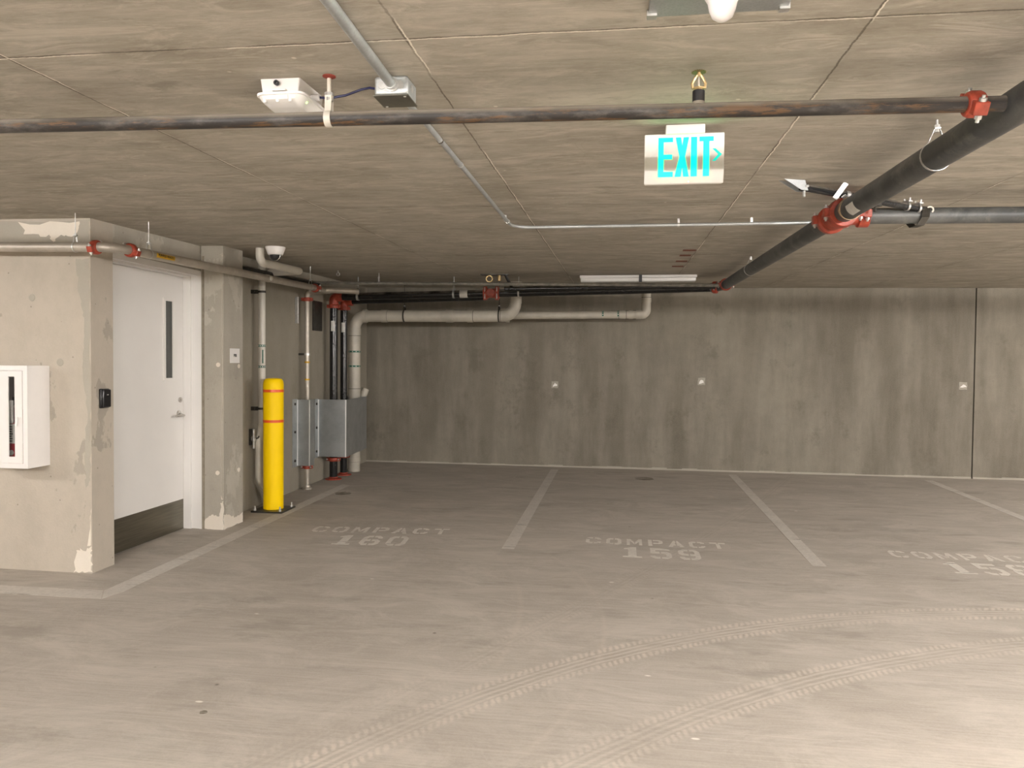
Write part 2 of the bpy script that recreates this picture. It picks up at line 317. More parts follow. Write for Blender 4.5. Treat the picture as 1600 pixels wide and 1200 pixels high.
# ------------------------------------------------------------------ the shell
XL, YB, XR, YF = -3.79, 10.93, 12.0, -6.0
def slab(zf, x0, x1, y0, y1, th):
    bm = B(); c = [(x0,y0),(x1,y0),(x1,y1),(x0,y1)]
    lo = [bm.verts.new((x, y, zf(x, y)+min(th, 0))) for x, y in c]; hi = [bm.verts.new((x, y, zf(x, y)+max(th, 0))) for x, y in c]
    bm.faces.new(lo[::-1]); bm.faces.new(hi)
    for i in range(4): bm.faces.new((lo[i], lo[(i+1) % 4], hi[(i+1) % 4], hi[i]))
    return bm
struct('floor', slab(fz, -10, XR+.3, YF-.3, YB+.3, -.2), 'floor')
struct('ceiling', slab(cz, -10, XR+.3, YF-.3, YB+.3, .2), 'ceil')
def wall(name, x0, y0, x1, y1, mat, z0=None, z1=None):
    bm = B(); c = [(x0,y0),(x1,y0),(x1,y1),(x0,y1)]
    lo = [bm.verts.new((x, y, (fz(x, y)-.01) if z0 is None else z0)) for x, y in c]
    hi = [bm.verts.new((x, y, (cz(x, y)+.01) if z1 is None else z1)) for x, y in c]
    bm.faces.new(lo[::-1]); bm.faces.new(hi)
    for i in range(4): bm.faces.new((lo[i], lo[(i+1) % 4], hi[(i+1) % 4], hi[i]))
    return struct(name, bm, mat)
# back wall in two pours with an open joint between them
JX = 4.724
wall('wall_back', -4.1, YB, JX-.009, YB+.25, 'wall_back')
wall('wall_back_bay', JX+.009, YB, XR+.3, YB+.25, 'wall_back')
wall('trim_1', JX-.009, YB+.03, JX+.009, YB+.2, 'seam')
wall('wall_left', -4.1, 6.445, XL, YB+.02, 'wall_left')
wall('wall_left_pier', -3.779, 6.386, -3.565, 6.74, 'wall_pier')
wall('wall_left_corner', -9.95, 4.95, -3.785, 5.19, 'wall_skim')
wall('wall_left_header', -4.1, 5.19, XL, 6.445, 'wall_pier', z0=2.415)
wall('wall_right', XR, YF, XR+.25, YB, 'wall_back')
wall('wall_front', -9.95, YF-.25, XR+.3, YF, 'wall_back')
wall('wall_side', -10.2, YF, -9.95, 5.19, 'wall_skim')
# thin lighter leftover mortar strip where slab and back wall meet
bm = B()
for x0, x1 in ((XL, JX-.01), (JX+.01, XR)):
    n = 40
    for i in range(n):
        a = x0+(x1-x0)*i/n; b = x0+(x1-x0)*(i+1)/n; h = .018+.014*random.random()
        box(bm, (a, YB-.006, fz(a, YB)-.005), (b, YB+.01, fz(a, YB)+h))
struct('baseboard_back', bm, 'patch_grey')
# patches: each irregular smear a few mm proud of its wall
def blob(name, face, pts, mat, th=.0025, jag=.012, sub=6, parent=None):
    out = []; n = len(pts)
    for i in range(n):
        a, b = V(pts[i]), V(pts[(i+1) % n])
        for k in range(sub):
            p = a.lerp(b, k/sub); out.append(p+V((random.uniform(-jag, jag), random.uniform(-jag, jag))))
    bm = B(); ax, pos, sgn = face
    def q(p, d): return {'x': (pos+sgn*d, p[0], p[1]), 'y': (p[0], pos+sgn*d, p[1])}[ax]
    a = [bm.verts.new(q(p, 0)) for p in out]; b = [bm.verts.new(q(p, th)) for p in out]
    es = [bm.edges.new((b[i], b[(i+1) % len(b)])) for i in range(len(b))]
    bmesh.ops.triangle_fill(bm, edges=es, use_beauty=True)
    for i in range(len(a)): bm.faces.new((a[i], a[(i+1) % len(a)], b[(i+1) % len(a)], b[i]))
    return obj(name, bm, mat, parent, False)
FW = ('y', 4.95, -1)
z0 = fz(-3.8, 4.95)
tag(blob('plaster_patch', FW, [(-3.93,z0+.005),(-3.79,z0+.002),(-3.788,z0+.14),(-3.80,z0+.19),(-3.83,z0+.17),(-3.91,z0+.17)], 'patch'), 'white plaster patch at the foot of the left wall corner', 'plaster patch', kind='structure')
tag(blob('plaster_patch', FW, [(-4.35,2.59),(-3.86,2.59),(-3.90,2.50),(-4.05,2.49),(-4.08,2.44),(-4.11,2.495),(-4.3,2.51)], 'patch'), 'pinkish plaster smear under the ceiling on the left wall', 'plaster patch', kind='structure')
tag(blob('plaster_patch', FW, [(-3.82,z0+.20),(-3.795,z0+.2),(-3.79,.52),(-3.80,.40)], 'patch', jag=.006), 'thin white plaster sliver up the left wall corner', 'plaster patch', kind='structure')
tag(blob('filler_patch', FW, [(-7.0,2.62),(-3.79,2.60),(-3.788,2.40),(-4.2,2.37),(-4.6,2.40),(-5.2,2.36),(-7.0,2.38)], 'patch_grey', th=.0012, jag=.012, sub=10), 'bare grey band of concrete under the ceiling on the left wall', 'filler patch', kind='structure')
tag(blob('filler_patch', FW, [(-3.90,2.33),(-3.79,2.33),(-3.79,1.95),(-3.79,1.5),(-3.79,1.1),(-3.795,.75),(-3.83,.66),(-3.84,.8),(-3.82,1.2),(-3.85,1.55),(-3.84,1.9),(-3.88,2.1)], 'patch_grey', th=.0012, jag=.009, sub=8), 'bare grey strip of concrete up the left wall corner', 'filler patch', kind='structure')
for X_, a, b in ((-3.565, 'y', 0),):
    pass
PF = ('y', 6.386, -1)
tag(blob('plaster_patch', PF, [(-3.755,fz(-3.7,6.4)+.004),(-3.567,fz(-3.6,6.4)),(-3.567,.32),(-3.59,.31),(-3.60,.18),(-3.68,.20),(-3.75,.15)], 'patch', jag=.008), 'pale mortar collar at the foot of the pier beside the door', 'plaster patch', kind='structure')
tag(blob('plaster_patch', PF, [(-3.585,.34),(-3.566,.34),(-3.566,2.55),(-3.585,2.56),(-3.578,1.9),(-3.576,1.4),(-3.59,.9)], 'patch', th=.002, jag=.005, sub=14), 'pale mortar bead running up the pier edge', 'plaster patch', kind='structure')
PX = ('x', -3.565, 1)
tag(blob('plaster_patch', PX, [(6.39,fz(-3.6,6.4)),(6.735,fz(-3.6,6.7)),(6.735,.15),(6.6,.13),(6.45,.19),(6.39,.2)], 'patch', jag=.008), 'pale mortar skirt on the aisle side of the pier', 'plaster patch', kind='structure')
def disc(name, c, ax, r, th, mat, lab):
    return tag(obj(name, mk(lathe, V(c), V(ax), [(0, r), (th, r*.93)], 18), mat, None, True), lab, 'tie hole patch', 'filled form tie holes', 'structure')
disc('tie_hole_patch', aty(50,465,4.95), (0,-1,0), .026, .003, 'patch_grey', 'round filled tie hole high on the left wall')
disc('tie_hole_patch', aty(94,566,4.95), (0,-1,0), .028, .003, 'patch_grey', 'round filled tie hole right of the extinguisher cabinet')
for q, s in (((341,570),'upper'), ((340,739),'lower')):
    disc('tie_hole_patch', aty(q[0],q[1],6.386), (0,-1,0), .021, .004, 'patch', s+' pale tie hole plug on the pier face')
for q, s in (((373,572),'just below the switch plate'), ((373,734),'low on the pier side')):
    disc('tie_hole_patch', atx(q[0],q[1],-3.565), (1,0,0), .021, .004, 'patch', 'pale tie hole plug '+s)
for q, d, s in (((867,601),(.042,.03),'leftmost'), ((1096,596),(.045,.03),'middle'), ((1505,603),(.05,.02),'rightmost, beside the wall joint')):
    p = aty(q[0], q[1], YB)
    o = blob('wall_patch', ('y', YB, -1), [(p.x-.05,p.z-.05),(p.x+.05,p.z-.05),(p.x+.05,p.z+.05),(p.x-.05,p.z+.05)], 'patch_grey', .003, .004, 4)
    tag(o, 'small square filler patch with a white dab, '+s+' on the back wall', 'wall patch', 'filler patches along the back wall', 'structure')
    blob('white_dab', ('y', YB-.003, -1), [(p.x-d[0]*.8,p.z-d[1]),(p.x+d[0]*.9,p.z-d[1]*.8),(p.x+d[0]*.6,p.z+d[1]*.2),(p.x-d[0]*.1,p.z+d[1])], simple('white_dab_paint', (.9,.88,.84), .6), .003, .006, 3, o)
# red paint marks on the soffit
for q0, q1 in (((1067,391),(1089,389)), ((1062,399),(1080,398)), ((1056,408),(1075,406)), ((1050,416),(1070,413))):
    def onc(q):
        d = ray(*q); tt = (H+CX*CAM.x+CY*CAM.y-CAM.z)/(d[2]-CX*d[0]-CY*d[1]); return CAM+d*tt
    a, b = onc(q0), onc(q1); bm = B(); n = 6
    w = .05
    prism(bm, [(a.x,a.y-w,a.z-.002),(b.x,a.y-w*.8,b.z-.002),(b.x,a.y+w*.8,b.z-.002),(a.x,a.y+w,a.z-.002)], (0,0,.004))
    tag(obj('paint_mark', bm, 'redpaint', None, False), 'faded red paint dash on the ceiling beside the board joint', 'paint mark', 'red paint dashes on the ceiling')
# ------------------------------------------------------------------ floor marking
def flat(bm, pts, th=.0016):
    a = [bm.verts.new((x, y, fz(x, y)+.0004)) for x, y in pts]; b = [bm.verts.new((x, y, fz(x, y)+th)) for x, y in pts]; n = len(pts)
    bm.faces.new(b)
    for i in range(n): bm.faces.new((a[i], a[(i+1) % n], b[(i+1) % n], b[i]))
for x, y0, lab in ((-.91, 6.165, 'painted bay line between stencils 160 and 159'), (1.545, 6.065, 'painted bay line between stencils 159 and 158'), (4.075, 6.06, 'painted bay line right of stencil 158'), (6.3, 6.05, 'painted bay line at the far right by the wall')):
    if x > 6: x = 6.56
    bm = B(); flat(bm, [(x-.053,y0),(x+.053,y0),(x+.053,10.66),(x-.053,10.66)])
    tag(obj('parking_line', bm, 'line', None, False), 'worn off-white '+lab, 'painted line', 'painted lines between bays')
bm = B(); flat(bm, [(-3.43,4.60),(-3.33,4.44),(-3.29,4.6),(-3.28,8.86),(-3.40,8.92)])
tag(obj('parking_line', bm, 'line', None, False), 'worn off-white line running past the door and bollard', 'painted line')
bm = B(); flat(bm, [(-9,4.39),(-3.335,4.44),(-3.44,4.60),(-9,4.52)])
tag(obj('parking_line', bm, 'line', None, False), 'off-white line in front of the left wall with the cabinet', 'painted line')
G = {  # stencil glyphs: polygons in a unit box
 'C': [[(.0,.2),(.2,0),(.46,0),(.46,.17),(.3,.17),(.24,.28),(.24,.72),(.3,.83),(.46,.83),(.46,1),(.2,1),(0,.8)], [(.56,0),(.82,0),(1,.2),(1,.3),(.76,.3),(.72,.17),(.56,.17)], [(.56,1),(.82,1),(1,.8),(1,.7),(.76,.7),(.72,.83),(.56,.83)]],
 'O': [[(0,.2),(.2,0),(.46,0),(.46,.17),(.3,.17),(.24,.28),(.24,.72),(.3,.83),(.46,.83),(.46,1),(.2,1),(0,.8)], [(.56,0),(.8,0),(1,.2),(1,.8),(.8,1),(.56,1),(.56,.83),(.7,.83),(.76,.72),(.76,.28),(.7,.17),(.56,.17)]],
 'M': [[(0,0),(.2,0),(.2,.62),(.26,.62),(.5,.12),(.5,.42),(.24,1),(0,1)], [(.8,0),(1,0),(1,1),(.78,1),(.55,.5),(.55,.12),(.74,.5),(.8,.55)]],
 'P': [[(.05,0),(.3,0),(.3,1),(.05,1)], [(.38,.36),(.8,.36),(1,.5),(1,.86),(.8,1),(.38,1),(.38,.84),(.68,.84),(.76,.76),(.76,.62),(.68,.52),(.38,.52)]],
 'A': [[(0,0),(.26,0),(.34,.24),(.46,.24),(.46,.42),(.4,.42),(.48,.7),(.48,1),(.36,1)], [(.56,1),(.64,1),(1,0),(.74,0),(.66,.24),(.56,.24),(.56,.42),(.6,.42),(.55,.62)]],
 'T': [[(0,.82),(.46,.82),(.46,1),(0,1)], [(.56,.82),(1,.82),(1,1),(.56,1)], [(.38,0),(.62,0),(.62,.76),(.38,.76)]],
 '1': [[(.3,.12),(.7,.12),(.7,1),(.45,1),(.1,.86),(.1,.78),(.3,.8)], [(.05,0),(.95,0),(.95,.1),(.05,.1)]],
 '5': [[(.02,.5),(.02,1),(.95,1),(.95,.83),(.26,.83),(.26,.66),(.45,.66),(.45,.5)], [(.53,.66),(.8,.66),(1,.5),(1,.14),(.8,0),(.53,0),(.53,.16),(.68,.16),(.76,.24),(.76,.42),(.68,.5),(.53,.5)], [(0,.16),(.2,0),(.45,0),(.45,.15),(.25,.17),(.22,.24),(0,.24)]],
 '6': [[(0,.2),(.2,0),(.46,0),(.46,.15),(.3,.15),(.24,.26),(.24,.45),(.46,.45),(.46,.6),(.24,.6),(.24,.74),(.3,.85),(.46,.85),(.46,1),(.2,1),(0,.8)], [(.54,0),(.8,0),(1,.16),(1,.44),(.8,.6),(.54,.6),(.54,.45),(.7,.45),(.76,.38),(.76,.22),(.7,.15),(.54,.15)], [(.54,1),(.8,1),(.98,.84),(.98,.74),(.76,.74),(.7,.85),(.54,.85)]],
 '8': [[(0,.16),(.2,0),(.46,0),(.46,.15),(.3,.15),(.24,.22),(.24,.38),(.3,.45),(.46,.45),(.46,.6),(.3,.6),(.25,.66),(.25,.78),(.3,.85),(.46,.85),(.46,1),(.2,1),(.02,.84),(.02,.62),(.1,.52),(0,.44)]],
 '9': [[(1,.8),(.8,1),(.54,1),(.54,.85),(.7,.85),(.76,.74),(.76,.55),(.54,.55),(.54,.4),(.76,.4),(.76,.26),(.7,.15),(.54,.15),(.54,0),(.8,0),(1,.2)], [(.46,1),(.2,1),(0,.84),(0,.56),(.2,.4),(.46,.4),(.46,.55),(.3,.55),(.24,.62),(.24,.78),(.3,.85),(.46,.85)], [(.46,0),(.2,0),(.02,.16),(.02,.26),(.24,.26),(.3,.15),(.46,.15)]],
 '0': None}
G['0'] = G['O']; G['8'].append([(1-a, b) for a, b in G['8'][0]][::-1])
def stencil(txt, x0, y0, x1, h, rot):
    bm = B(); n = len(txt); pitch = (x1-x0)/(n-(1-.74)); gw = pitch*.74
    for i, ch in enumerate(txt):
        for poly in G[ch]:
            q = []
            for a, b in poly:
                px = i*pitch+a*gw; py = b*h
                q.append((x0+px*math.cos(rot)-py*math.sin(rot), y0+px*math.sin(rot)+py*math.cos(rot)))
            flat(bm, q)
    return obj('stencil_text', bm, 'stencil', None, False)
for num, cx0, cx1, cy, dx0, dx1, dy, rot, wh in (('160', -2.77, -1.52, 6.47, -2.42, -1.79, 6.06, .09, 'in the bay beside the yellow bollard'), ('159', -.28, .91, 6.485, .03, .66, 6.08, -.005, 'in the middle bay'), ('158', 2.22, 3.42, 6.455, 2.51, 3.15, 6.04, -.005, 'in the bay cut off at the right edge')):
    tag(stencil('COMPACT', cx0, cy, cx1, .205, rot), 'worn white floor stencil COMPACT over '+num+' '+wh, 'floor stencil', 'bay stencils')
    tag(stencil(num, dx0, dy, dx1, .32, rot), 'worn white floor stencil number '+num+' '+wh, 'floor stencil', 'bay stencils')
for q, rx, ry, lab in (((1007,748), .13, .12, 'olive oil spot on the floor near the back wall'), ((536,771), .10, .10, 'dark damp spot on the floor by the standpipes'), ((318,1113), .018, .018, 'small dark gouge in the floor near the front')):
    d = ray(*q); tt = (FX*0-CAM.z)/(d[2]-FX*d[0]-FY*d[1]); p = CAM+d*tt; bm = B()
    flat(bm, [(p.x+rx*math.cos(a)*random.uniform(.8,1.1), p.y+ry*math.sin(a)*random.uniform(.8,1.1)) for a in [2*PI*k/18 for k in range(18)]], .001)
    tag(obj('floor_stain', bm, 'oil', None, False), lab, 'floor stain')
# ------------------------------------------------------------------ door
DX = -3.955
dy0, dy1, dz0, dz1 = 5.25, 6.383, fz(-3.9, 5.9)+.008, 2.357
d = struct('door_1', mk(box, (DX-.045, dy0, dz0), (DX, dy1, dz1)), 'door', None, False, .002)
tag(d, 'pale grey steel door with a narrow window and kick plate', None)
wy0, wy1, wz0, wz1 = 6.085, 6.222, 1.43, 2.14
bm = B(); fo, fi = .010, .014
for a, b in (((wy0-fo,wz0-fo),(wy1+fo,wz0+fi)), ((wy0-fo,wz1-fi),(wy1+fo,wz1+fo)), ((wy0-fo,wz0+fi),(wy0+fi,wz1-fi)), ((wy1-fi,wz0+fi),(wy1+fo,wz1-fi))):
    box(bm, (DX-.001, a[0], a[1]), (DX+.014, b[0], b[1]))
wf = obj('window_frame', bm, 'frame', d, False)
obj('pane', mk(box, (DX-.001, wy0+.014, wz0+.016), (DX+.003, wy1-.014, wz1-.016)), 'darkglass', wf, False)
bm = B(); box(bm, (DX-.001, dy0, dz0), (DX+.003, dy1-.01, .335))
kp = obj('kick_plate', bm, 'steel', d, False); kp['label'] = 'dull bronze steel kick plate'
bm = B(); y_, z_ = 6.305, 1.105
lathe(bm, (DX, y_, z_+.015), (1,0,0), [(0,.032),(.008,.032),(.012,.028)], 20); cyl(bm, (DX+.01,y_,z_+.01), (DX+.055,y_,z_), .011)
tube(bm, [(DX+.05,y_+.01,z_), (DX+.058,y_-.02,z_), (DX+.055,y_-.12,z_)], .0105, 12, .015)
h_ = obj('door_handle', bm, 'chrome', d); h_['label'] = 'chrome lever handle'
obj('deadbolt', mk(lathe, (DX, 6.325, 1.245), (1,0,0), [(0,.024),(.012,.024),(.016,.02),(.016,.008),(.02,.008)], 20), 'chrome', d)
# frame: jambs and head, with a stop
bm = B(); zf_ = fz(-3.9, 6.38)
box(bm, (-4.03, 6.384, zf_), (-3.885, 6.44, 2.414)); box(bm, (-3.885, 6.400, zf_), (-3.81, 6.44, 2.414)); box(bm, (-3.81, 6.390, zf_), (-3.780, 6.44, 2.414))
box(bm, (-4.03, 5.191, 2.359), (-3.885, 6.384, 2.414)); box(bm, (-3.885, 5.191, 2.378), (-3.81, 6.400, 2.414)); box(bm, (-3.81, 5.191, 2.366), (-3.780, 6.390, 2.414))
box(bm, (-4.03, 5.191, fz(-3.9,5.2)), (-3.90, 5.247, 2.358))
struct('trim_2', bm, 'frame', None, False)
tag(obj('sealant_bead', mk(box, (-3.769, 6.380, fz(-3.8,6.4)), (-3.750, 6.3865, 2.55)), 'seal', None, False), None, None, kind='structure').name = 'trim_3'
for z_ in (2.21, 1.30, .42):     # rubber silencers on the jamb
    o = obj('silencer', mk(lathe, (-3.90, 6.385, z_), (0,-1,0), [(0,.012),(.003,.011)], 14), 'frame', bpy.data.objects['trim_2'])
# ------------------------------------------------------------------ extinguisher cabinet
CXL, CXR, CZ0, CZ1, CYF = -4.375, -4.118, .83, 1.555, 4.74
e = empty('extinguisher_cabinet', (-4.25, 4.95, .83), 'white metal fire extinguisher cabinet on the left wall', 'fire extinguisher cabinet')
bm = B(); w = .004
XA = -4.46
box(bm, (XA, CYF, CZ0), (XA+w, 4.949, CZ1)); box(bm, (CXR-w, CYF, CZ0), (CXR, 4.949, CZ1)); box(bm, (XA+w, CYF, CZ1-w), (CXR-w, 4.949, CZ1)); box(bm, (XA+w, CYF, CZ0), (CXR-w, 4.949, CZ0+w)); box(bm, (XA+w, 4.944, CZ0+w), (CXR-w, 4.949, CZ1-w))
box(bm, (CXR-.035, CYF, CZ0+w), (CXR-w, CYF+.003, CZ1-w)); box(bm, (XA+w, CYF, CZ0+w), (XA+.035, CYF+.003, CZ1-w)); box(bm, (XA+.035, CYF, CZ1-.035), (CXR-.035, CYF+.003, CZ1-w)); box(bm, (XA+.035, CYF, CZ0+w), (CXR-.035, CYF+.003, CZ0+.035))
obj('body', bm, 'white', e, False)
sx0, sx1, sz0, sz1 = -4.262, -4.213, .913, 1.478
bm = B(); a, b, c0, c1 = XA+.037, CXR-.037, CZ0+.037, CZ1-.037
box(bm, (a, CYF-.006, c0), (sx0, CYF+.001, c1)); box(bm, (sx1, CYF-.006, c0), (b, CYF+.001, c1)); box(bm, (sx0, CYF-.006, c0), (sx1, CYF+.001, sz0)); box(bm, (sx0, CYF-.006, sz1), (sx1, CYF+.001, c1))
dr = obj('door', bm, 'white', e, False)
obj('pane', mk(box, (sx0-.004, CYF+.001, sz0-.004), (sx1+.004, CYF+.003, sz1+.004)), 'glass', dr, False)
bm = B(); obox(bm, (-4.19, CYF-.018, 1.165), (1,0,0), (0,1,0), (.12,0,1), .009, .004, .032); obox(bm, (-4.182, CYF-.01, 1.19), (1,0,0), (0,1,0), (0,0,1), .016, .006, .006)
obj('handle', bm, 'white', dr, False, .003)
e = empty('fire_extinguisher', (-4.285, 4.85, .84), 'red extinguisher seen through the narrow cabinet window', 'fire extinguisher')
obj('cylinder', mk(lathe, (-4.285, 4.84, .845), (0,0,1), [(0,.05),(.01,.058),(.33,.058),(.38,.045),(.41,.02),(.43,.02)], 24), 'extred', e)
obj('instruction_label', mk(lathe, (-4.285, 4.84, 1.0), (0,0,1), [(0,.0585),(.0,.0595),(.14,.0595),(.14,.0585)], 24, False), 'tagw', e)
bm = B(); random.seed(3)
for k in range(7): box(bm, (-4.313+.004*random.random(), 4.779, 1.015+k*.017), (-4.313+.03+.016*random.random(), 4.7815, 1.021+k*.017))
obj('label_print', bm, 'black', e, False)
bm = B(); box(bm, (-4.303,4.765,1.145), (-4.255,4.777,1.31)); obj('service_tag', bm, 'tagw', e, False, .004)
obj('valve', mk(box, (-4.31,4.82,1.27), (-4.26,4.86,1.33)), 'black', e, False, .004)
obj('gauge', mk(lathe, (-4.285, 4.783, .935), (0,-1,0), [(0,.02),(.006,.019)], 18), 'tagw', e)
# ------------------------------------------------------------------ card reader, switch plate
e = empty('card_reader', (-3.785, 5.06, 1.31), 'black card reader on the wall end beside the door', 'card reader')
ra, rb = 5.03, 5.12
obj('base', mk(box, (-3.785, ra-.002, 1.245), (-3.765, rb+.002, 1.388)), 'reader', e, True, .006)
obj('cover', mk(box, (-3.766, ra+.002, 1.25), (-3.748, rb-.002, 1.383)), 'reader', e, True, .008, 3)
obj('indicator', mk(box, (-3.749, 5.068, 1.342), (-3.7472, 5.086, 1.346)), 'tagw', e, False)
P1 = V((-3.565, 6.49, 1.585))
e = empty('switch_plate', (-3.565, 6.58, 1.65), 'small white plate lettered P05 on the pier side', 'wall plate')
obj('plate', mk(box, (-3.565, 6.50, 1.583), (-3.559, 6.672, 1.718)), 'white', e, False, .0015)
lettering('plate_number', 'P05', .036, (-3.558, 6.588, 1.652), e, .0012)
# ------------------------------------------------------------------ bollard
bx_, by_ = -3.525, 7.30; bz = fz(bx_, by_)
e = empty('bollard', (bx_, by_, bz), 'yellow bollard with two red stripes bolted beside the pier', 'bollard')
obj('sleeve', mk(lathe, (bx_, by_, bz+.02), (0,0,1), [(0,.100),(1.28,.102),(1.315,.096),(1.335,.080),(1.342,.05),(1.344,.001)], 40), 'yellow', e)
for z_ in (1.300, .990): obj('stripe', mk(ring_band, (bx_, by_, z_), (0,0,1), .100, .1035, .028, 40), 'orange', e)['label'] = 'red stripe'
obj('base_plate', mk(box, (bx_-.165, by_-.165, bz), (bx_+.165, by_+.165, bz+.018)), 'darkmetal', e, False, .002)
for sx in (-1, 1):
    for sy in (-1, 1):
        bm = B(); p = (bx_+sx*.135, by_+sy*.135, bz+.018); cyl(bm, p, (p[0],p[1],p[2]+.014), .017, n=6); cyl(bm, (p[0],p[1],p[2]+.012), (p[0],p[1],p[2]+.045), .009, n=12)
        obj('anchor_bolt', bm, 'zinc', e)
# ------------------------------------------------------------------ piping kit
def coupling(parent, c, ax, r, lug=(0,0,1), L=.052, mat='red', bolts=True):
    c = V(c); u, v, w = frame(ax); lug = V(lug); lug = (lug-w*lug.dot(w)).normalized(); sd = w.cross(lug).normalized()
    bm = B(); R = r*1.0
    lathe(bm, c-w*L/2, w, [(0,R+.001),(0,R+.010),(L*.25,R+.016),(L*.75,R+.016),(L,R+.010),(L,R+.001)], 28)
    for s in (-1, 1): obox(bm, c+sd*s*(R+.022), w, sd, lug, L*.42, .016, .020)
    o = obj('coupling', bm, mat, parent, True, .003); o['label'] = 'red grooved coupling'
    if bolts:
        for s in (-1, 1):
            b = B(); p = c+sd*s*(R+.027); cyl(b, p-lug*.042, p+lug*.038, .0058, n=10); cyl(b, p-lug*.032, p-lug*.02, .011, n=6); cyl(b, p+lug*.02, p+lug*.030, .011, n=10)
            obj('bolt', b, 'zinc', o)
    return o
def hanger(p, ax, r, label, mat='zinc', th=.0025, w=.022, rod_r=.005, cap=None, group='pipe hangers on threaded rods', z_top=None):
    p = V(p); e = empty('pipe_hanger', (p.x, p.y, cz(p.x, p.y)), label, 'pipe hanger', group)
    u, v, wd = frame(ax); side = wd.cross(V((0,0,1))).normalized()
    R = r+.003; top = p+V((0,0,R+.045)); n = 24; pts = []
    for k in range(n+1):
        a = -PI*.82 + (2*PI*.82)*k/n - PI/2
        pts.append(p+side*(R*math.cos(a))+V((0,0,R*math.sin(a))))
    pts = [top-side*.010]+pts+[top+side*.010] if (pts[0]-p).dot(side) < 0 else [top+side*.010]+pts+[top-side*.010]
    bm = B(); outer = []
    loop = pts
    cs = []
    for i, q in enumerate(loop):
        t_ = (loop[min(i+1, len(loop)-1)]-loop[max(i-1, 0)]).normalized(); nn = t_.cross(wd).normalized()
        cs.append([q+wd*w/2, q-wd*w/2, q-wd*w/2+nn*th, q+wd*w/2+nn*th])
    rings(bm, cs); box(bm, (top.x-.011, top.y-.011, top.z-.003), (top.x+.011, top.y+.011, top.z+.003))
    obj('loop', bm, mat, e)
    bm = B(); cyl(bm, top-V((0,0,.012)), (top.x, top.y, cz(top.x, top.y)), rod_r, n=10); obj('rod', bm, mat if mat != 'black' else 'zinc', e)
    bm = B(); cyl(bm, top+V((0,0,.003)), top+V((0,0,.014)), rod_r*2.2, n=6); cyl(bm, top-V((0,0,.014)), top-V((0,0,.003)), rod_r*2.0, n=6); obj('nut', bm, 'zinc', e)
    if cap: obj('ceiling_anchor', mk(lathe, (top.x, top.y, cz(top.x, top.y)), (0,0,-1), [(0,.022),(.003,.022),(.008,.009)], 18), cap, e)
    return e
def arc_label(bm, x, y, z, r, h, a0, a1):
    cs = []
    for k in range(7):
        a_ = a0+(a1-a0)*k/6; c_, s_ = math.cos(a_), math.sin(a_)
        cs.append([V((x+(r+.0015)*c_, y+(r+.0015)*s_, z-h/2)), V((x+(r+.0015)*c_, y+(r+.0015)*s_, z+h/2)), V((x+r*c_, y+r*s_, z+h/2)), V((x+r*c_, y+r*s_, z-h/2))])
    rings(bm, cs)
def pipe(name, pts, r, mat, label, cat='pipe', R=None, group=None):
    o = obj(name, mk(tube, pts, r, 28, R), mat); return tag(o, label, cat, group)
# front sprinkler line
a = V((-3.9, 2.345, 2.432)); b = V((1.145, 2.50, 2.403))
fp = pipe('sprinkler_pipe', [a, b], .0235, 'rust_pipe', 'rust-mottled black pipe crossing the front of the ceiling', 'pipe')
def onfp(x): s = (x-a.x)/(b.x-a.x); return a.lerp(b, s)
coupling(fp, onfp(1.058), b-a, .024, (0,-.6,1), .05)
hanger(onfp(-.978), b-a, .0245, 'off-white strap hanger on the front pipe beside the emergency light', mat=simple('off_white_steel', (.68,.64,.56), .5, .1), th=.003, w=.022, rod_r=.007, cap='redcap', group=None)
hp = onfp(.235); hp.z += .0225
e = empty('upright_sprinkler', hp, 'upright brass sprinkler head standing on the front pipe', 'sprinkler')
obj('outlet', mk(lathe, hp-V((0,0,.006)), (0,0,1), [(0,.022),(.01,.020)], 20), 'grey_pipe', e)
obj('fitting', mk(lathe, hp+V((0,0,.004)), (0,0,1), [(0,.0195),(.034,.0195),(.036,.017)], 20), 'black', e)
bm = B(); lathe(bm, hp+V((0,0,.038)), (0,0,1), [(0,.014),(.006,.014),(.006,.019),(.011,.019)], 6)
for s in (-1, 1): tube(bm, [hp+V((s*.018,0,.046)), hp+V((s*.021,0,.062)), hp+V((s*.012,0,.080)), hp+V((s*.004,0,.090))], .0045, 8)
cyl(bm, hp+V((0,0,.084)), hp+V((0,0,.097)), .006, n=10); obj('frame', bm, 'brass', e)
obj('bulb', mk(lathe, hp+V((0,0,.050)), (0,0,1), [(0,.003),(.012,.004),(.035,.002)], 10), 'grey_pipe', e)
bm = B(); n = 18
pr = []
for k in range(n*2): a_ = PI*k/n; rr = .024 if k % 2 else .019; pr.append(hp+V((rr*math.cos(a_), rr*math.sin(a_), .097)))
prism(bm, pr, (0,0,.0016)); obj('deflector', bm, simple('dark_brass', (.22,.15,.06), .4, .7), e, False)
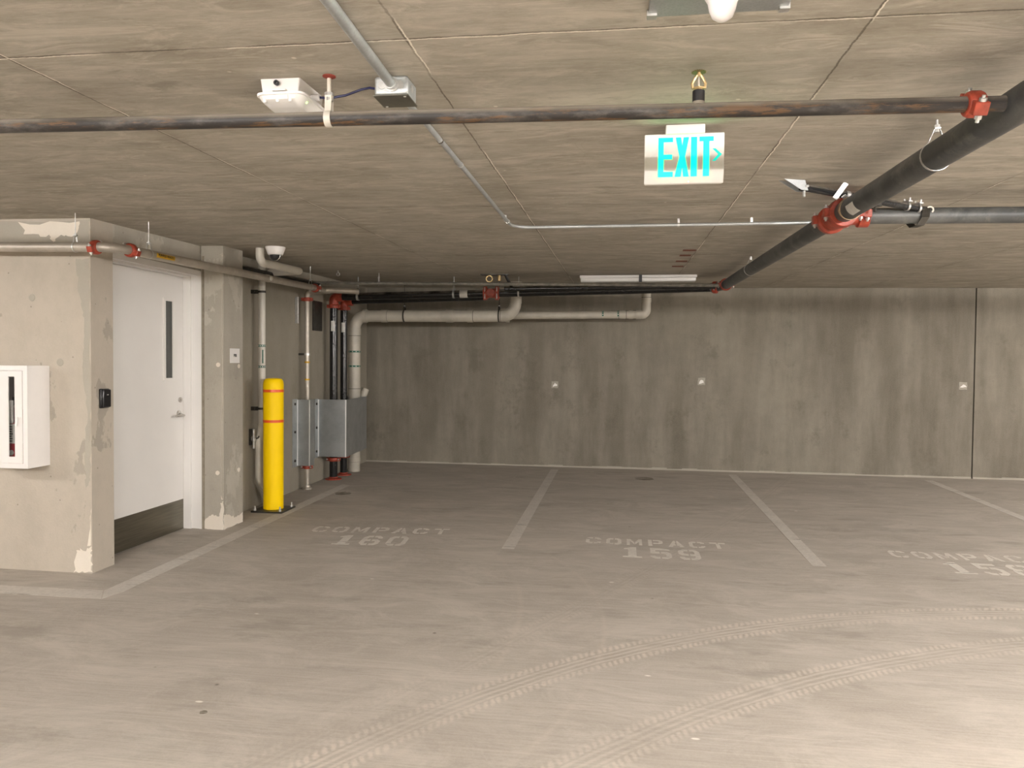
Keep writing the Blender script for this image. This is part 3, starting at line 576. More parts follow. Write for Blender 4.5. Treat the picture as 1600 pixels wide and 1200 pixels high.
# main pipe: runs towards the back wall
mx = 1.2
def zm(y): return 2.405+(y-2.5)*.0205
mp = pipe('main_pipe', [(mx,.6,zm(.6)), (mx,9.12,zm(9.12)), (1.06,9.22,zm(9.12)-.02)], .0555, 'main_pipe', 'large dark grey pipe running from the right front towards the back wall', 'pipe', R=.1)
YT = 4.49
tee = B(); lathe(tee, (mx,YT-.15,zm(YT-.15)), (0,1,.0205), [(0,.058),(0,.078),(.055,.082),(.065,.066),(.235,.066),(.245,.082),(.30,.078),(.30,.058)], 30)
lathe(tee, (mx+.05,YT,zm(YT)), (1,0,0), [(0,.05),(.055,.05),(.06,.064),(.115,.064),(.115,.046)], 26)
for s in (-1, 1):
    for yy in (YT-.12, YT+.12): obox(tee, (mx+s*.086, yy, zm(yy)), (1,0,0), (0,1,0), (0,0,1), .018, .022, .024)
for s in (-1, 1): obox(tee, (mx+.14, YT+s*.07, zm(YT)), (1,0,0), (0,1,0), (0,0,1), .022, .016, .022)
to = obj('tee_fitting', tee, 'red', mp, True, .003); to['label'] = 'red grooved tee'
for s in (-1, 1):
    for yy in (YT-.12, YT+.12):
        p = V((mx+s*.09, yy, zm(yy))); bm = B(); cyl(bm, p-V((0,0,.045)), p+V((0,0,.045)), .0062, n=10); cyl(bm, p-V((0,0,.036)), p-V((0,0,.024)), .012, n=6); cyl(bm, p+V((0,0,.024)), p+V((0,0,.034)), .012, n=6); obj('bolt', bm, 'zinc', to)
    p = V((mx+.14, YT+s*.075, zm(YT))); bm = B(); cyl(bm, p-V((0,0,.045)), p+V((0,0,.045)), .0062, n=10); cyl(bm, p-V((0,0,.036)), p-V((0,0,.024)), .012, n=6); obj('bolt', bm, 'zinc', to)
coupling(mp, (mx,9.03,zm(9.03)), (0,1,.02), .056, (0,0,1), .06); coupling(mp, (1.10,9.20,zm(9.12)-.018), (1,-.3,0), .056, (0,0,1), .06)
lb = B(); yy = YT-.42
cs = []
for k in range(9):
    a_ = PI*(.98+.36*k/8)+.2
    cs.append([V((mx+.0575*math.cos(a_), yy-.06, zm(yy)+.0575*math.sin(a_))), V((mx+.0575*math.cos(a_), yy+.06, zm(yy)+.0575*math.sin(a_))), V((mx+.0562*math.cos(a_), yy+.06, zm(yy)+.0562*math.sin(a_))), V((mx+.0562*math.cos(a_), yy-.06, zm(yy)+.0562*math.sin(a_)))])
rings(lb, cs); obj('label_tag', lb, 'tagw', mp, False)['label'] = 'white paper label'
hanger((mx,3.14,zm(3.14)), (0,1,.02), .056, 'thin loop hanger on the main pipe near its front end', w=.012, th=.002)
hanger((mx,7.35,zm(7.35)), (0,1,.02), .056, 'thin loop hanger on the main pipe, farthest toward the back wall', w=.012, th=.002)
e = empty('seismic_clamp', (mx, YT-.26, zm(YT)+.06), 'steel strap clamp round the main pipe just before its red tee', 'pipe clamp')
obj('strap', mk(ring_band, (mx,YT-.25,zm(YT-.25)), (0,1,.3), .0558, .0600, .03), simple('worn_strap_steel', (.45,.34,.22), .5, .6, .3, 40), e)
bm = B(); p = V((mx-.02, YT-.26, zm(YT-.25)+.056)); obox(bm, p+V((-.035,.0,.035)), (.7,0,1), (1,0,-.7), (0,1,0), .05, .013, .002)
obj('ear', bm, 'zinc', e)
# sway brace
ba = V((.93,4.175,cz(.93,4.175)-.03)); bb = V((1.665,4.47,2.468))
sb = tag(obj('sway_brace', mk(tube, [ba, bb], .019, 20), 'black_pipe'), 'short black brace pipe from a ceiling bracket over the main pipe', 'pipe brace')
obj('mouth_ring', mk(ring_band, bb+V((.012,-.012,-.002)), V((-.25,-1,-.1)), .013, .021, .016, 20), 'grey_pipe', sb)  # added ring standing in for the brace pipe's open mouth
bm = B(); dd = (bb-ba).normalized(); sd = V((-dd.y, dd.x, 0)); q = ba-dd*.02
prism(bm, [q-dd*.12+V((0,0,.028)), q+dd*.03+V((0,0,.028)), q+dd*.05+V((0,0,-.018)), q+dd*.01+V((0,0,-.022)), q-dd*.07+V((0,0,.008))], sd*.005)
for v in bm.verts: v.co -= sd*.024
b2 = bmesh.ops.duplicate(bm, geom=bm.verts[:]+bm.edges[:]+bm.faces[:])
for v in [g for g in b2['geom'] if isinstance(g, bmesh.types.BMVert)]: v.co += sd*.045
obox(bm, q-dd*.045+V((0,0,.028)), dd, sd, (0,0,1), .075, .026, .003)
obj('ceiling_bracket', bm, 'galv_pipe', sb, False)
bm = B(); q = ba+dd*.02; cyl(bm, q+V((0,0,-.05)), q+V((0,0,.01)), .008, n=8); cyl(bm, q-sd*.035, q+sd*.035, .007, n=8); obj('bolt', bm, 'zinc', sb)
for s in (.84, .93):
    p = ba.lerp(bb, s); b3 = B(); ring_band(b3, p, dd, .0195, .0235, .012, 20)
    obox(b3, p+V((0,0,.026)), dd, sd, (0,0,1), .012, .026, .004); obj('u_bolt', b3, 'zinc', sb)
    for t_ in (-1, 1): obj('stud', mk(cyl, p+sd*t_*.02+V((0,0,.02)), p+sd*t_*.02+V((0,0,.045)), .0045, n=8), 'zinc', sb)
for s in (.58,):
    p = ba.lerp(bb, s); bm = B(); obox(bm, p+V((0,0,-.022)), dd, sd, (0,0,1), .03, .018, .008); cyl(bm, p-V((0,0,.06)), p, .006, n=8); obj('clamp', bm, 'darkmetal', sb)
p = V((mx-.035, YT-.30, zm(YT)+.11)); e = empty('strap_link', p, 'perforated steel strap joining the brace pipe to the main pipe', 'steel strap')
pb = ba.lerp(bb, .355); bm = B(); ring_band(bm, pb, dd, .0195, .0235, .022, 20); obj('loop', bm, 'zinc', e)
pc = V((mx-.045, YT-.28, zm(YT-.25)+.06)); lk = (pb+V((0,0,-.01)))-pc; bm = B(); wv = lk.cross(V((.4,.9,.2))).normalized(); obox(bm, pc+lk*.5, lk, wv, lk.cross(wv), lk.length*.5, .012, .002); obj('strap', bm, 'zinc', e, False)
# branch pipe to the right
def zb(x): return zm(YT)+(x-mx)*(-.010)
bp = pipe('branch_pipe', [(mx+.05,YT,zb(mx)), (6.5,YT+.02,zb(6.5))], .0445, 'main_pipe', 'dark grey branch pipe leaving the tee toward the right edge', 'pipe')
e = empty('brace_hook', (1.66,4.49,2.42), 'dark steel hook gripping the branch pipe under the brace end', 'pipe clamp')
bm = B(); c0 = V((1.60,YT,zb(1.6))); pts = [V((bb.x-.02,bb.y,bb.z-.01)), V((1.655,YT-.045,zb(1.65)+.03)), V((1.645,YT-.062,zb(1.65)-.02)), V((1.625,YT-.045,zb(1.65)-.058)), V((1.605,YT,zb(1.65)-.062)), V((1.60,YT+.045,zb(1.65)-.03))]
cs = []
for i, q in enumerate(pts):
    t_ = (pts[min(i+1, len(pts)-1)]-pts[max(i-1, 0)]).normalized(); sdv = V((1,0,0)); nn = t_.cross(sdv).normalized(); ww = .010 if i == 0 else .020
    cs.append([q+sdv*ww, q-sdv*ww, q-sdv*ww+nn*.004, q+sdv*ww+nn*.004])
rings(bm, cs); obj('hook', bm, 'darkmetal', e); 
# back cross pipes
kb = [(-3.655,9.27,2.435), (1.02,9.27,zm(9.12)-.045)]
bpx = pipe('standpipe_header', [(-3.655,9.27,2.435), (.0,9.27,2.50), (1.08,9.22,zm(9.12)-.02)], .047, 'black_pipe', 'glossy black pipe along the back below the thin grey pipe', 'pipe')
def ob(x): return V((x, 9.27, 2.435+(x+3.655)*.0178))
c_ = ob(-1.60)
bm = B(); lathe(bm, c_-V((.10,0,0)), (1,0,.0178), [(0,.05),(0,.066),(.05,.070),(.06,.058),(.14,.058),(.15,.070),(.20,.066),(.20,.05)], 26); cyl(bm, c_, c_-V((0,.09,0)), .05)
for s in (-.075, .075): obox(bm, c_+V((s,-.02,-.068)), (1,0,0), (0,1,0), (0,0,1), .022, .02, .016); obox(bm, c_+V((s,-.02,.068)), (1,0,0), (0,1,0), (0,0,1), .022, .02, .016)
vt = obj('tee_fitting', bm, 'red', bpx, True, .003); vt['label'] = 'red grooved tee'
for s in (-.075, .075): obj('bolt', mk(cyl, c_+V((s,-.06,-.07)), c_+V((s,-.06,.07)), .007), 'zinc', vt)
obj('label_tag', mk(ring_band, ob(-1.95), (1,0,.0178), .0472, .0482, .10), 'tagw', bpx)
hanger(ob(-3.33), (1,0,0), .048, 'grey loop hanger on the black back pipe nearest the corner', mat='galv_pipe', w=.03)
hanger(ob(-1.26), (1,0,0), .048, 'loop hanger on the black back pipe right of its red tee', w=.02)
hanger(ob(-2.08), (1,0,0), .048, 'loop hanger on the black back pipe by its white label', mat='galv_pipe', w=.025)
rs2 = pipe('standpipe_run', [(-3.66,9.64,2.41), (-1.72,9.60,2.455), (-1.62,9.42,2.47)], .042, 'black_pipe', 'black pipe hidden mostly behind the glossy back pipe', 'pipe', R=.1)
# vertical standpipes
def flange(parent, x, y, r, mat='red'):
    z = fz(x, y); return obj('floor_flange', mk(lathe, (x,y,z), (0,0,1), [(0,r),(.012,r),(.02,r*.55),(.035,r*.5)], 26), mat, parent)
r1 = pipe('standpipe', [(-3.655,9.27,fz(-3.6,9.3)+.02), (-3.655,9.27,2.39)], .050, 'black_pipe', 'black standpipe rising from the galvanised box, nearer the door', 'standpipe', None, 'black standpipes in the corner')
r2 = pipe('standpipe', [(-3.66,9.64,fz(-3.6,9.6)+.02), (-3.66,9.64,2.37)], .046, 'black_pipe', 'black standpipe next to the big white drain pipe', 'standpipe', None, 'black standpipes in the corner')
for r_, p, rr in ((r1, (-3.655,9.27), .05), (r2, (-3.66,9.64), .046)):
    f_ = flange(r_, p[0], p[1], .105); f_['label'] = 'rusty red floor flange'
    coupling(r_, (p[0],p[1],.345), (0,0,1), rr, (0,1,0), .05)
    bm = B(); tube(bm, path_pts([(p[0],p[1],2.33), (p[0],p[1],2.435 if rr > .048 else 2.405), (p[0]+.12,p[1],2.435 if rr > .048 else 2.405)], .07), rr+.010, 24)
    eb = obj('elbow', bm, 'red', r_); eb['label'] = 'red grooved elbow'
    coupling(eb, (p[0],p[1],2.315), (0,0,1), rr, (0,1,0), .05, bolts=False); 
    bm = B(); arc_label(bm, p[0], p[1], 2.06, rr, .13, -PI*.62, -PI*.30); obj('label_tag', bm, 'tagw', r_)['label'] = 'white paper label'
sx, sy = -3.69, 8.52
r3 = pipe('sprinkler_riser', [(sx,sy,fz(sx,sy)), (sx,sy,2.36)], .029, 'grey_pipe', 'thin grey riser rising behind the narrow galvanised guard', 'standpipe')
coupling(r3, (sx,sy,2.34), (0,0,1), .03, (0,1,0), .045, bolts=False); coupling(r3, (sx,sy,.345), (0,0,1), .03, (0,1,0), .045)
obj('floor_ring', mk(lathe, (sx,sy,fz(sx,sy)), (0,0,1), [(0,.055),(.02,.055),(.026,.04),(.05,.036)], 22), 'grey_pipe', r3)
for z_ in (1.595, 1.39): 
    bm = B(); ring_band(bm, (sx,sy,z_), (0,0,1), .029, .0315, .02); obj('marker_band', bm, 'tagy', r3)['label'] = 'yellow marker band'
e = empty('wall_bracket', (XL, 8.5, 1.69), 'small steel bracket holding the thin grey riser to the wall', 'pipe bracket')
bm = B(); ring_band(bm, (sx,sy,1.69), (0,0,1), .0295, .034, .028, 20); obj('ring', bm, 'zinc', e)
obj('arm', mk(box, (XL,sy-.02,1.678), (sx-.03,sy+.02,1.702)), 'darkmetal', e, False)
# left wall grey pipe
lx, ly = -3.45, 4.75
def zl(y): return 2.376+(y-4.75)*.0185
lp = pipe('sprinkler_branch', [(-9.9,ly,2.47), (lx,ly,2.376), (lx,8.60,zl(8.6))], .0335, 'grey_pipe', 'grey steel pipe turning the corner above the door', 'pipe', R=.14)
coupling(lp, (lx-.14,ly,2.3765), (1,0,0), .034, (0,-.35,1), .048); coupling(lp, (lx,ly+.17,zl(ly+.17)), (0,1,.018), .034, (.4,0,1), .048)
coupling(lp, (lx,8.18,zl(8.18)), (0,1,.018), .034, (0,0,1), .048)
obj('drop_elbow', mk(tube, path_pts([(sx,sy,2.33), (sx,sy,2.435), (lx,sy,2.44)], .07), .035, 20), 'grey_pipe', lp)
bm = B()
for k in range(9):
    pass
a0 = -.55; cs = []
for k in range(7):
    a_ = a0+1.0*k/6; cs.append([V((lx+.0342*math.cos(a_), y_, zl(y_)+.0342*math.sin(a_))) for y_ in (5.18, 5.41)]+[V((lx+.0335*math.cos(a_), y_, zl(y_)+.0335*math.sin(a_))) for y_ in (5.41, 5.18)])
rings(bm, cs); ty = obj('pipe_label', bm, 'tagy', lp, False); ty['label'] = 'yellow pipe label'
lettering('label_lettering', 'PUMPED WASTE', .027, (lx+.0358, 5.295, zl(5.295)), ty)
bm = B(); lathe(bm, (lx+.02,7.02,zl(7.02)), (1,-.2,0), [(0,.022),(.025,.022),(.027,.018)], 18); obj('plug', bm, 'pvc', lp)
bm = B(); ring_band(bm, (lx,7.02,zl(7.02)), (0,1,.018), .0335, .037, .05); obj('band', bm, 'grey_pipe', lp)
hanger((-3.745,ly,2.38), (1,0,0), .034, 'ring hanger on the grey pipe over the left wall corner', mat='zinc', w=.010, th=.0018, rod_r=.003)
hanger((lx,5.13,zl(5.13)), (0,1,0), .034, 'ring hanger on the grey pipe just past the corner elbow', mat='zinc', w=.010, th=.0018, rod_r=.003)
hanger((lx,8.05,zl(8.05)), (0,1,0), .034, 'ring hanger on the grey pipe near the far corner', mat='zinc', w=.010, th=.0018, rod_r=.003)
pipe('branch_stub', [(lx,8.45,zl(8.45)), (-3.08,8.60,zl(8.45)-.005)], .034, 'grey_pipe', 'short grey pipe turning right at the far end of the corner pipe', 'pipe')
# thin dark line behind: along left wall then along the back
tp = pipe('thin_pipe', [(-3.70,6.76,2.525), (-3.70,8.78,2.562), (1.1,8.86,2.512)], .020, 'dusty_pipe', 'thin grey-black pipe hugging the ceiling along the left wall and back', 'pipe', R=.12)
pipe('thin_black_pipe', [(-3.62,6.76,2.50), (-3.62,8.70,2.53)], .022, 'black_pipe', 'black pipe beside the left wall above the white drain pipes', 'pipe')
pipe('thin_header', [(-1.4,9.02,2.50), (1.08,9.02,2.518)], .030, 'black_pipe', 'dusty black pipe just above the glossy back pipe at the right', 'pipe')
hanger((-2.90,8.80,2.555), (1,0,0), .021, 'thin rod hanger on the thin ceiling pipe at the back', w=.012, th=.002, rod_r=.0035)
hanger((-3.70,7.9,2.545), (0,1,0), .021, 'thin rod hanger on the ceiling pipe behind the short white drain', w=.01, th=.002, rod_r=.003)
e = empty('ceiling_eye', (-3.30, 8.55, cz(-3.3,8.55)), 'small empty ring hanger dangling from the ceiling near the corner', 'pipe hanger')
bm = B(); ring_band(bm, (-3.30,8.5,cz(-3.3,8.5)-.045), (0,1,0), .017, .022, .014, 20); obj('ring', bm, 'zinc', e); obj('rod', mk(cyl, (-3.30,8.5,cz(-3.3,8.5)), (-3.30,8.5,cz(-3.3,8.5)-.026), .004, n=8), 'zinc', e)
# valve-like fittings peeking above the back pipes
e = empty('ceiling_bracket', (-1.55, 9.0, cz(-1.55,9)), 'dark steel bracket with brass ring above the red tee at the back', 'pipe bracket')
zc = cz(-1.5, 9.0)
obj('plate', mk(box, (-1.68,8.93,zc-.012), (-1.38,9.05,zc-.001)), 'darkmetal', e, False); obj('ring', mk(ring_band, (-1.58,9.0,zc-.055), (0,1,0), .03, .042, .04, 20), 'brass', e); obj('nipple', mk(cyl, (-1.46,9.0,zc-.012), (-1.46,9.0,zc-.08), .022), 'brass', e)
e = empty('brace_stub', (-1.36, 8.95, cz(-1.36,8.95)), 'short black brace leaning from the ceiling beside the bracket', 'pipe brace')
obj('rod', mk(tube, [(-1.38,8.95,cz(-1.38,8.95)-.012), (-1.30,9.1,2.49)], .018, 12), 'black', e); obj('foot', mk(box, (-1.42,8.92,cz(-1.4,8.95)-.014), (-1.34,8.98,cz(-1.4,8.95)-.001)), 'darkmetal', e, False)
# ------------------------------------------------------------------ PVC drains
def collar(parent, c, ax, r, L, mat):
    bm = B(); lathe(bm, V(c)-V(ax).normalized()*L/2, ax, [(0,r),(0,r+.006),(L,r+.006),(L,r)], 28, False); return obj('socket', bm, mat, parent)
def seam(parent, c, ax, r, w=.006): return obj('joint', mk(ring_band, c, ax, r-.001, r+.0015, w), 'seam', parent)
def greens(parent, c, ax, r, mat='green'):
    o = obj('marker_band', mk(ring_band, c, ax, r, r+.0012, .022), mat, parent); o['label'] = 'green marker band with white arrows'
    u, v, w = frame(ax); bm = B()
    for k in range(10):
        a_ = 2*PI*k/10; d_ = u*math.cos(a_)+v*math.sin(a_); t_ = w.cross(d_)
        obox(bm, V(c)+d_*(r+.0016), t_, w, d_, .007, .005, .0005)
    obj('arrow', bm, 'tagw', o, False)
gx, gy, gr = -3.635, 9.98, .080
zh = 2.235
dp = tag(obj('drain_pipe', mk(tube, path_pts([(gx,gy,fz(gx,gy)+.0), (gx,gy,zh), (-1.40,gy,zh), (-1.40,gy,cz(-1.4,gy)+.005)], .17, 12), gr, 32), 'pvc_d'), 'large white PVC drain pipe rising in the corner and crossing the back wall', 'drain pipe')
for z_, L in ((2.02,.09), (1.18,.10), (.25,.05)): collar(dp, (gx,gy,z_), (0,0,1), gr, L, 'pvc_d')
for z_ in (1.965, 1.235, .225): seam(dp, (gx,gy,z_), (0,0,1), gr)
for z_ in (1.745, 1.545): greens(dp, (gx,gy,z_), (0,0,1), gr)
for px_, L in ((601,.09), (703,.10), (735,.08), (793,.05)): p = aty(px_, 494, gy); collar(dp, (p.x,gy,zh), (1,0,0), gr, L, 'pvc_d')
for px_ in (606, 632, 740, 779, 783): p = aty(px_, 494, gy); seam(dp, (p.x,gy,zh), (1,0,0), gr)
collar(dp, (-1.40,gy,2.45), (0,0,1), gr, .10, 'pvc_d'); seam(dp, (-1.40,gy,2.50), (0,0,1), gr)
obj('socket', mk(lathe, (gx+.13,gy,zh), (1,0,0), [(0,gr+.001),(0,gr+.012),(.05,gr+.012),(.05,gr+.001)], 30, False), 'pvc_d', dp)
p_ = V((gx+.05, 10.30, 0))
tag(obj('wye_fitting', mk(tube, [(gx-.02,10.25,1.02), (gx+.03,10.28,1.16), (gx+.045,10.30,1.22)], .055, 20), 'pvc_d'), 'white PVC fitting peeking out behind the big galvanised guard', 'pipe fitting')
zs = 2.275; ys = 10.32
ds = tag(obj('drain_pipe', mk(tube, [(-3.40,ys,zs-.02), (.33,ys,zs)], .052, 28), 'pvc_d'), 'smaller white PVC drain running behind to the right along the back wall', 'drain pipe')
bm = B(); tube(bm, path_pts([(.20,ys,zs), (.335,ys,zs), (.335,ys,cz(.3,ys)+.005)], .075, 8), .062, 24); obj('elbow', bm, 'pvc_d', ds)
for x_, L in ((.02,.08), (.13,.06)): collar(ds, (x_,ys,zs), (1,0,0), .052, L, 'pvc_d')
for x_ in (-.03, .07): seam(ds, (x_,ys,zs), (1,0,0), .054)
collar(ds, (.335,ys,2.47), (0,0,1), .061, .06, 'pvc_d'); seam(ds, (.335,ys,2.505), (0,0,1), .062)
for q in (942, 966): p = aty(q, 491, ys); greens(ds, (p.x,ys,zs), (1,0,0), .052)
hanger((aty(632,490,gy).x,gy,zh), (1,0,0), gr, 'black strap hanger under the large white drain at the left', mat='darkmetal', w=.022, group='strap hangers on the large drain')
hanger((aty(780,490,gy).x,gy,zh), (1,0,0), gr, 'black strap hanger under the large white drain by its right elbow', mat='darkmetal', w=.022, group='strap hangers on the large drain')
# white drain beside pier
vx, vy = -3.685, 7.37
dv = tag(obj('drain_pipe', mk(tube, path_pts([(vx+.02,vy+.17,fz(vx,vy)), (vx+.02,vy+.16,.17), (vx-.02,vy-.03,.36), (vx-.02,vy-.03,.75), (vx,vy,.95), (vx,vy,cz(vx,vy)+.005)], .16, 6), .036, 26), 'pvc'), 'slim white PVC pipe rising behind the yellow bollard', 'drain pipe')
for z_ in (1.762, 1.545): greens(dv, (vx,vy,z_), (0,0,1), .036)
bm = B(); box(bm, (vx+.02,vy-.034,1.58), (vx+.028,vy-.024,1.72)); obj('marker_text', bm, 'green', dv, False)
for z_, n_ in ((2.32,'upper'), (1.11,'lower')):
    e = empty('pipe_clamp', (XL, vy, z_), n_+' small dark clamp holding the slim white pipe to the wall', 'pipe clamp', 'clamps on the slim white pipe')
    obj('ring', mk(ring_band, (vx,vy,z_), (0,0,1), .0365, .041, .022, 20), 'darkmetal', e)
    bm = B(); box(bm, (XL,vy-.035,z_-.02), (vx-.034,vy-.012,z_+.02)); cyl(bm, (vx-.06,vy-.06,z_), (vx-.06,vy,z_), .007, n=8); obj('arm', bm, 'darkmetal', e, False)
e = empty('cleanout_valve', (-3.74, vy-.02, .80), 'small steel ball valve on the wall left of the bollard', 'valve')
bm = B(); box(bm, (-3.789,7.29,.735), (-3.765,7.37,.90)); obj('plate', bm, 'darkmetal', e, False)
bm = B(); lathe(bm, (-3.765,7.32,.80), (1,0,0), [(0,.03),(.03,.032),(.045,.02)], 16); cyl(bm, (-3.74,7.30,.70), (-3.74,7.30,.90), .014); obj('body', bm, 'zinc', e)
obj('lever', mk(tube, [(-3.72,7.32,.80), (-3.68,7.28,.815), (-3.66,7.25,.83)], .008, 8), 'darkmetal', e)
# short drain at ceiling
zz = 2.515
dc = tag(obj('drain_pipe', mk(tube, path_pts([(-3.30,6.56,cz(-3.3,6.56)+.004), (-3.30,6.56,zz), (-3.26,7.36,zz+.013), (-3.66,7.50,zz+.02)], .075, 8), .038, 26), 'pvc'), 'short white PVC pipe hung below the ceiling behind the dome camera', 'drain pipe')
# dome camera
cc = V((-3.12, 6.50, cz(-3.12,6.5)))
e = empty('dome_camera', cc, 'white dome security camera on the ceiling near the pier', 'security camera')
obj('housing', mk(lathe, cc, (0,0,-1), [(0,.088),(.012,.088),(.07,.066),(.074,.058)], 32), 'white', e)
obj('dome', mk(lathe, cc-V((0,0,.072)), (0,0,-1), [(0,.052),(.018,.049),(.035,.038),(.046,.022),(.05,.001)], 28), 'black', e)
bm = B(); pts = [cc+V((.053*math.cos(a_), -.012, -.074-.05*math.sin(a_))) for a_ in [PI*k/16 for k in range(17)]]; tube(bm, pts, .0025, 8); obj('dome_rim', bm, 'chrome', e)
# ------------------------------------------------------------------ sheet metal guards
def guard(name, loc, pl, z0_, z1_, label, flw, bolts):
    e = empty(name, (XL, loc, z0_), label, 'pipe guard', 'galvanised pipe guards'); th = .004
    bm = B(); outer = [V((a_, b_)) for a_, b_ in pl]; inner = []
    for i, p in enumerate(outer):       # offset polyline inwards
        d0 = (outer[i]-outer[i-1]).normalized() if i else None; d1 = (outer[i+1]-outer[i]).normalized() if i < len(outer)-1 else None
        n0 = V((-d0.y, d0.x)) if d0 else None; n1 = V((-d1.y, d1.x)) if d1 else None
        nn = n0 if n1 is None else n1 if n0 is None else (n0+n1)/(1+n0.dot(n1))
        inner.append(p+nn*th)
    ring = outer+inner[::-1]; prism(bm, [(p.x, p.y, z0_) for p in ring], (0,0,z1_-z0_)); obj('shell', bm, 'galv', e, False)
    y0_ = pl[0][1]; bm = B(); box(bm, (XL, y0_-flw, z0_-.01), (XL+.004, y0_+.004, z1_+.01)); fl_ = obj('flange', bm, 'galv', e, False)
    for z_ in bolts: obj('bolt', mk(lathe, (XL+.004, y0_-flw*.5, z_), (1,0,0), [(0,.016),(.01,.015),(.013,.01)], 12), 'darkmetal', fl_)
    return e
g1 = guard('pipe_guard', 8.46, [(XL,8.46),(-3.63,8.46),(-3.62,8.575),(XL,8.575)], .365, 1.150, 'narrow galvanised sheet metal guard round the thin grey riser', .13, (1.10,.77,.43))
for x_ in (XL+.006, -3.634): obj('edge_glint', mk(box, (x_-.006, 8.456, .365), (x_+.006, 8.461, 1.150)), 'edge', g1, False, .001)  # pale strips: edge highlight painted along the folds
g2 = guard('pipe_guard', 9.08, [(XL,9.08),(-3.415,9.08),(-3.50,10.10),(XL,10.10)], .40, 1.125, 'wide galvanised sheet metal box guarding the standpipes in the corner', .10, (1.07,.77,.47))
for x_ in (XL+.008, -3.42): obj('edge_glint', mk(box, (x_-.008, 9.075, .40), (x_+.008, 9.081, 1.125)), 'edge', g2, False, .001)  # same painted highlight on the wide guard
bm = B(); box(bm, (XL,9.98,fz(-3.7,10)), (-3.55,10.0,.2)) if 0 else None; bm.free()
tag(obj('wall_panel', mk(box, (XL, 8.9, 1.99), (XL+.03, 9.15, 2.36)), 'darkmetal', None, False, .004), 'dark square cover plate high on the wall behind the thin riser', 'cover plate')
tag(obj('wall_strut', mk(box, (XL, 8.40, 2.05), (XL+.04, 8.43, 2.36)), 'zinc', None, False, .003), 'bright vertical strut behind the top of the thin riser', 'strut')
# ------------------------------------------------------------------ conduits and boxes on the ceiling
zj = 2.49; jb = V((-.768, 2.507, cz(-.77,2.5)))
e = empty('junction_box', jb, 'square galvanised junction box with dark cover on the ceiling', 'junction box')
obj('body', mk(box, (-.828,2.452,zj+.003), (-.712,2.566,jb.z-.001)), 'galv_pipe', e, True, .010, 3)
obj('cover', mk(box, (-.830,2.450,zj), (-.710,2.568,zj+.004)), 'darkcover', e, False, .001)
bm = B()
for x_ in (-.80, -.74): lathe(bm, (x_, 2.452, zj+.036), (0,-1,0), [(0,.014),(.0012,.013)], 18)
lathe(bm, (-.711, 2.50, zj+.036), (1,0,0), [(0,.014),(.0012,.013)], 18); obj('knockout', bm, 'zinc', e)
for x_, y_ in ((-.815,2.555), (-.725,2.465)): obj('screw', mk(lathe, (x_,y_,zj), (0,0,-1), [(0,.005),(.002,.004)], 10), 'zinc', e)
c1 = tag(obj('conduit', mk(tube, [(-.745,-.4,2.485), (-.752,1.87,2.524), (-.766,2.445,2.526)], .0165, 20), 'galv_pipe'), 'galvanised conduit running from the top edge into the junction box', 'conduit')
bm = B(); lathe(bm, (-.766,2.452,2.526), (0,-1,.0), [(0,.024),(.006,.024),(.006,.020),(.022,.020),(.022,.018)], 16); obj('connector', bm, 'zinc', c1)
c2 = tag(obj('conduit', mk(tube, path_pts([(-.770,2.565,2.532), (-.772,2.96,2.546), (-.765,5.29,2.560), (2.6,5.22,2.545)], .14, 8), .0115, 16), 'galv_pipe'), 'slim galvanised conduit from the junction box turning right across the ceiling', 'conduit')
for px_, Y_ in (((692,225),3.15), ((720,262),3.56), ((795,349),5.05)):
    s = (Y_-2.96)/(5.29-2.96); c_ = V((-.772+.007*s, Y_, 2.546+.014*s)); bm = B(); ring_band(bm, c_, (0,1,0), .0115, .0145, .014, 18)
    if Y_ > 3.4: box(bm, (c_.x-.03,c_.y-.008,c_.z+.010), (c_.x-.008,c_.y+.008,cz(c_.x,c_.y))); cyl(bm, c_+V((-.02,0,.0)), c_+V((-.02,0,.03)), .004, n=8)
    obj('strap', bm, 'chrome' if Y_ < 3.4 else 'zinc', c2)
for X_ in (.38, .86): bm = B(); ring_band(bm, (X_,5.265,2.555), (1,0,0), .0115, .0145, .014, 18); box(bm, (X_-.008,5.255,2.564), (X_+.008,5.275,cz(X_,5.26))); obj('strap', bm, 'zinc', c2)
# emergency light
ez = 2.502; ex0, ex1, ey0, ey1 = -1.238, -1.062, 2.418, 2.660; ct = cz(-1.15, 2.5)
e = empty('emergency_light', (-1.14, 2.53, ct), 'white vandal-proof emergency light box on the ceiling beside the strap hanger', 'emergency light')
def rrect(x0, x1, y0, y1, z, r, n=5):
    o = []
    for cx_, cy__, a0_ in ((x1-r,y1-r,0), (x0+r,y1-r,PI/2), (x0+r,y0+r,PI), (x1-r,y0+r,1.5*PI)):
        for k in range(n+1): a_ = a0_+PI/2*k/n; o.append(V((cx_+r*math.cos(a_), cy__+r*math.sin(a_), z)))
    return o
bm = B(); rings(bm, [rrect(ex0+.012, ex1-.02, ey0+.02, ey1-.02, ct+.002, .006), rrect(ex0+.02, ex1-.028, ey0+.022, ey1-.022, ez+.004, .006)]); obj('housing', bm, 'white', e)
bm = B(); rings(bm, [rrect(ex0, ex1, ey0, ey1, ez+.007, .03), rrect(ex0, ex1, ey0, ey1, ez-.002, .03)]); obj('rim', bm, 'white', e, True, .002)
bm = B(); rings(bm, [rrect(ex0+.006, ex1-.006, ey0+.006, ey1-.006, ez-.002, .028), rrect(ex0+.012, ex1-.012, ey0+.012, ey1-.012, ez-.014, .026), rrect(ex0+.03, ex1-.03, ey0+.05, ey1-.03, ez-.032, .02)]); ln = obj('lens', bm, 'lens', e)
